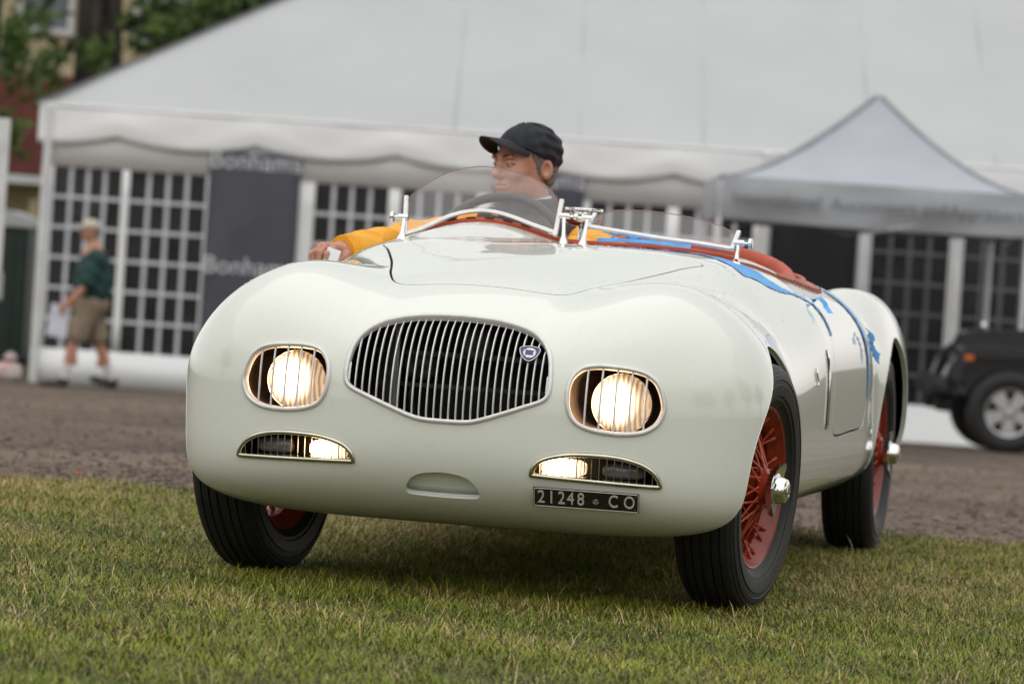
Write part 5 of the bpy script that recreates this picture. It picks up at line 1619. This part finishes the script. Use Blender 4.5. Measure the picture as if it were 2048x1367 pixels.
def lay(pts, w, n=40, off=.0016):
    p = spline(pts, n, False); q = project(hull_F, p, 6); nn = nrm(q)
    T = np.gradient(q, axis=0); T /= np.linalg.norm(T, axis=1)[:, None]
    B = np.cross(T, nn); ww = np.interp(np.linspace(0, 1, n), np.linspace(0, 1, len(w)), w)[:, None] / 2
    return loft_tape(q - B * ww, q + B * ww, off, .0006)
def loft_tape(a, b, off=.0018, rag=.0022):
    n = len(a); V = []
    for s_ in np.linspace(0, 1, 5):
        q = project(hull_F, a + (b - a) * s_ + (RNG.normal(0, rag, (n, 3)) if s_ in (0., 1.) else 0), 6)
        V.append(q + nrm(q) * (off + .0005 * np.sin(np.arange(n) * 1.3 + s_ * 5))[:, None])
    V = np.concatenate(V); Vb = V - nrm(V) * .0012
    f = [(r * n + i, r * n + i + 1, (r + 1) * n + i + 1, (r + 1) * n + i) for r in range(4) for i in range(n - 1)]
    return V.tolist() + Vb.tolist(), f + [tuple(q + 5 * n for q in t[::-1]) for t in f]
lo_e = spline([(.13, .745, .93), (.28, .745, .92), (.40, .70, .91), (.458, .638, .897), (.50, .607, .881), (.534, .573, .861), (.554, .629, .853), (.585, .70, .835), (.607, .783, .821), (.623, .915, .816), (.639, 1.035, .806), (.654, 1.15, .79)], 60, False)
hi_e = spline([(.13, .775, .93), (.28, .775, .92), (.40, .755, .908), (.441, .741, .904), (.48, .734, .896), (.509, .77, .887), (.539, .80, .873), (.566, .80, .856), (.595, .863, .837), (.614, .935, .824), (.634, 1.075, .809), (.655, 1.17, .79)], 60, False)
seam = [(.652, 1.155, .792), (.672, 1.170, .770), (.69, 1.168, .745), (.705, 1.16, .715), (.71, 1.158, .705)]
loose = np.array([(.652, 1.15, .795), (.658, 1.14, .808), (.672, 1.13, .812), (.688, 1.125, .803), (.70, 1.115, .785), (.714, 1.10, .772)])
ln = np.tile([.45, -.55, .70], (6, 1)); ln /= np.linalg.norm(ln, axis=1)[:, None]
drop = np.array([(.648, 1.10, .800), (.662, 1.09, .786), (.680, 1.08, .770), (.690, 1.08, .752)]); dn = np.tile([.75, -.3, .58], (4, 1)); dn /= np.linalg.norm(dn, axis=1)[:, None]
tape('masking_tape', 'blue tape strip along the scuttle edge and down the front door gap',
     [('tape_strip', *loft_tape(lo_e, hi_e)), ('tape_strip', *lay(seam, [.026, .026, .024, .014], 24, .003)),
      ('loose_end', *ribbon(spline(loose, 16, False), np.tile(ln[0], (16, 1)), .017, crinkle=.001))])
rear = [(.598, 1.77, .835), (.625, 1.785, .825), (.652, 1.81, .808), (.680, 1.845, .780), (.702, 1.875, .745), (.716, 1.90, .71), (.724, 1.915, .68), (.731, 1.93, .62), (.735, 1.935, .56), (.735, 1.932, .51)]
b1 = np.array([(.718, 1.895, .725), (.732, 1.885, .712), (.738, 1.885, .69)])
b2 = np.array([(.722, 1.915, .715), (.728, 1.93, .692), (.733, 1.945, .668), (.740, 1.97, .648), (.748, 2.01, .636)])
b3 = np.array([(.725, 1.915, .665), (.738, 1.875, .65), (.742, 1.85, .625)])
nb = lambda b, n, w, cr=.002: ribbon(spline(b + np.array([.010, -.012, 0]), n, False), np.tile(np.array([.93, -.35, .1]) / .9987, (n, 1)), w, crinkle=cr)
tape('masking_tape', 'blue tape with a ragged bow on the rear door gap',
     [('tape_strip', *lay(rear, [.024, .040, .052, .048, .042, .042, .044, .034, .026, .012], 50, .003)),
      ('bow_end', *nb(b1, 18, np.linspace(.022, .034, 18))), ('bow_end', *nb(b2, 20, np.linspace(.020, .034, 20)))])
c1 = np.array([(.07, .845, .935), (.14, .85, .938), (.22, .845, .938), (.34, .84, .932)])
c2 = np.array([(.10, .86, .935), (.135, .875, .962), (.16, .88, .948), (.20, .87, .955), (.23, .865, .950)])
tape('masking_tape', 'blue tape scrap sticking up inside the cockpit behind the passenger screen',
     [('tape_strip', *ribbon(spline(c1, 14, False), np.tile([0, -.5, .866], (14, 1)), .02)), ('loose_end', *ribbon(spline(c2, 16, False), np.tile([0, -.8, .6], (16, 1)), np.linspace(.006, .024, 16), crinkle=.003))])

# ================================================================== man walking past the tent
man = empty('person', (-4.43, 41.75, float(terrain(0, 41.75)) - .005), math.radians(18))
tag(man, 'man in green shirt, khaki shorts and beige cap walking past the tent windows', 'person')
M['greenshirt'] = mat('dark_green_polo', (.012, .050, .042), .8, vary=(9, .25), bump=(14, .5, .02))
M['khaki'] = mat('khaki_shorts', (.26, .20, .145), .85, vary=(10, .2), bump=(16, .5, .02))
M['beige'] = mat('beige_cap_cloth', (.50, .44, .36), .8, vary=(12, .12))
M['sock'] = mat('white_sock', (.62, .61, .62), .8, vary=(12, .1))
M['shoe'] = mat('brown_shoe', (.035, .022, .016), .6, vary=(12, .3))
# faces -x; front foot at -x
HIP = np.array([0, 0, .93])
legs = [((-.02, -.09, .90), (-.17, -.09, .50), (-.26, -.09, .10)), ((.02, .09, .90), (.13, .09, .49), (.30, .09, .12))]
def man_skin(P):
    d = ellip(P, (-.045, 0, 1.66), (.092, .073, .105))
    d = smin(d, ellip(P, (-.105, 0, 1.60), (.03, .035, .05)), .03)
    d = smin(d, ellip(P, (-.140, 0, 1.635), (.018, .014, .02)), .012)
    d = smin(d, ellip(P, (-.03, -.078, 1.65), (.022, .012, .03)), .01)
    d = smin(d, capsule(P, (-.02, 0, 1.60), (0, 0, 1.44), .055, .065), .03)
    d = smin(d, capsule(P, (0, 0, 1.40), (.0, 0, .95), .12, .14), .05)
    for h, k, a in legs:
        d = smin(d, smin(capsule(P, h, k, .085, .055), capsule(P, k, a, .058, .036), .02), .03)
        d = smin(d, capsule(P, np.add(k, (a[0] - k[0]) * .3 * np.array([1, 0, 0]) + [.025, 0, -.12]), np.add(k, [.02, 0, -.22]), .042, .034), .03)
    for s in (-1, 1):
        sh, el, wr = ((-.02, -.20, 1.38), (-.10, -.25, 1.10), (-.29, -.22, .90)) if s < 0 else ((.0, .20, 1.38), (.05, .25, 1.10), (-.10, .24, .92))
        d = smin(d, smin(capsule(P, sh, el, .052, .042), capsule(P, el, wr, .042, .030), .02), .03)
        d = smin(d, ellip(P, np.add(wr, [-.045, 0, -.045]), (.042, .022, .05)), .02)
        for q in range(4):
            b = np.add(wr, [-.065 + .012 * q, -.0, -.08 - .005 * q])
            d = smin(d, capsule(P, b, b + [-.012, .01, -.035], .011, .009), .008)
    return d
blob('body', man_skin, (-.55, -.45, .0), (.55, .45, 1.86), .018, M['skin'], man, it=1)
def man_shirt(P):
    d = capsule(P, (.02, -.13, 1.36), (.02, .13, 1.36), .105, .105)
    d = smin(d, ellip(P, (.015, 0, 1.12), (.205, .235, .36)), .08)
    for s in (-1, 1):
        sh, el = ((-.02, -.20, 1.38), (-.10, -.25, 1.12)) if s < 0 else ((.0, .20, 1.38), (.05, .25, 1.12))
        d = smin(d, capsule(P, sh, el, .085, .082), .04)
    d = d + .008 * np.sin(P[:, 2] * 40 + P[:, 0] * 25) * np.sin(P[:, 1] * 18)
    d = smax(d, .80 + .10 * P[:, 0] - P[:, 2], .02)
    return smax(d, -capsule(P, (-.03, 0, 1.50), (-.04, 0, 1.75), .075, .10), .01)
blob('shirt', man_shirt, (-.45, -.45, .70), (.45, .45, 1.58), .02, M['greenshirt'], man, it=1)
def man_shorts(P):
    d = ellip(P, (.02, 0, .90), (.185, .205, .15))
    for h, k, a in legs:
        d = smin(d, capsule(P, h, np.add(np.multiply(h, .18), np.multiply(k, .82)), .125, .120), .05)
    return smax(d + .006 * np.sin(P[:, 0] * 45 + P[:, 2] * 12), .475 - P[:, 2], .015)
blob('shorts', man_shorts, (-.5, -.4, .40), (.5, .4, 1.10), .02, M['khaki'], man, it=1)
for (h, k, a), sw_ in zip(legs, (0, .28)):
    a = np.array(a)
    blob('sock', lambda P: capsule(P, a + [(-.0), 0, -.01], a + (np.array(k) - a) * .32, .047, .052), a - [.12, .12, .12], a + [.14, .12, .24], .018, M['sock'], man, it=1)
    R = np.array([[math.cos(sw_), 0, math.sin(sw_)], [0, 1, 0], [-math.sin(sw_), 0, math.cos(sw_)]])
    base = a + np.array([-.02, 0, -.04])
    def shoe(P):
        Q = (P - base) @ R
        d = smin(ellip(Q, (-.10, 0, -.02), (.13, .055, .045)), ellip(Q, (.02, 0, .01), (.065, .052, .075)), .03)
        return smax(d, -.055 - Q[:, 2], .01)
    blob('shoe', shoe, a - [.30, .12, .16], a + [.16, .12, .12], .016, M['shoe'], man, it=1)
def mcap(P):
    d = ellip(P, (-.045, 0, 1.70), (.108, .090, .085))
    d = smax(d, 1.685 - P[:, 2], .01)
    br = smax(ellip(P, (-.14, 0, 1.695), (.105, .075, .05)), np.abs(P[:, 2] - 1.695 + .10 * (P[:, 0] + .1)) - .012, .008)
    return smin(d, br, .015)
blob('cap', mcap, (-.36, -.2, 1.6), (.2, .2, 1.86), .014, M['beige'], man, it=1)
blob('hair', lambda P: np.maximum(ellip(P, (-.035, 0, 1.655), (.096, .078, .10)), -.02 - P[:, 0]), (-.1, -.15, 1.5), (.12, .15, 1.8), .014, M['hair'], man, it=0)
pp = MB()
V = [(x, .012 * math.sin(z * 14 + x * 9), z) for z in np.linspace(-.17, .17, 7) for x in np.linspace(-.105, .105, 5)]
V2 = [(x, y + .003, z) for x, y, z in V]
f = [(r * 5 + c, r * 5 + c + 1, (r + 1) * 5 + c + 1, (r + 1) * 5 + c) for r in range(6) for c in range(4)]
pp.raw(V + V2, f + [tuple(35 + k for k in q[::-1]) for q in f])
paper = pp.build('paper_sheaf', mat('white_paper', (.66, .67, .76), .7, vary=(9, .08)), smooth=True, angle=180)
paper.location = (-4.73, 41.55, -.78 + .74); paper.rotation_euler = (0, .12, .25)
tag(paper, 'white papers hanging from the hand of the man in green', 'paper')
# ------------------------------------------------------------------ the rest of the field, mirrored in the paintwork
cA = crown_mesh(31, [(0, 0, 7, 3.6, 3.6, 3.2), (1.8, .8, 5.2, 2.4, 2.2, 1.9), (-1.9, -.7, 5.4, 2.3, 2.3, 1.8), (.3, -.5, 9.8, 2.2, 2.1, 2.0)], 5200, .30, LEAF[1])
cB = crown_mesh(37, [(0, 0, 6.2, 3.1, 3.3, 2.8), (-1.5, 1.0, 4.6, 2.2, 2.0, 1.7), (1.3, -.8, 8.4, 2.0, 2.2, 2.0)], 4200, .30, LEAF[0])
CC = [(1.8, .8, 5.2), (-1.9, -.7, 5.4), (.3, -.5, 9.8)]
spots = [(24, 14, 0, 1.0), (30, 24, 1, 1.1), (34, 4, 1, 1.2), (27, -6, 0, .9), (40, -22, 0, 1.3), (22, -38, 1, 1.2), (8, -46, 0, 1.1), (-7, -44, 1, 1.2), (-20, -40, 0, 1.3), (-33, -28, 1, 1.1), (-38, -8, 0, 1.3), (-36, 14, 1, 1.2)]
words = ['tall', 'broad', 'wide', 'dark']
for i, (x, y, k, s) in enumerate(spots):
    t = tree('field_tree', (x, y, 0), 'leafy field tree outside the picture, seen only as a reflection', 9, .3, CC, 0, 0, None, 50 + i, group='trees around the field', cm=(cA, cB)[k])
    t.scale = (s, s, s); t.rotation_euler = (0, 0, i * 1.3)
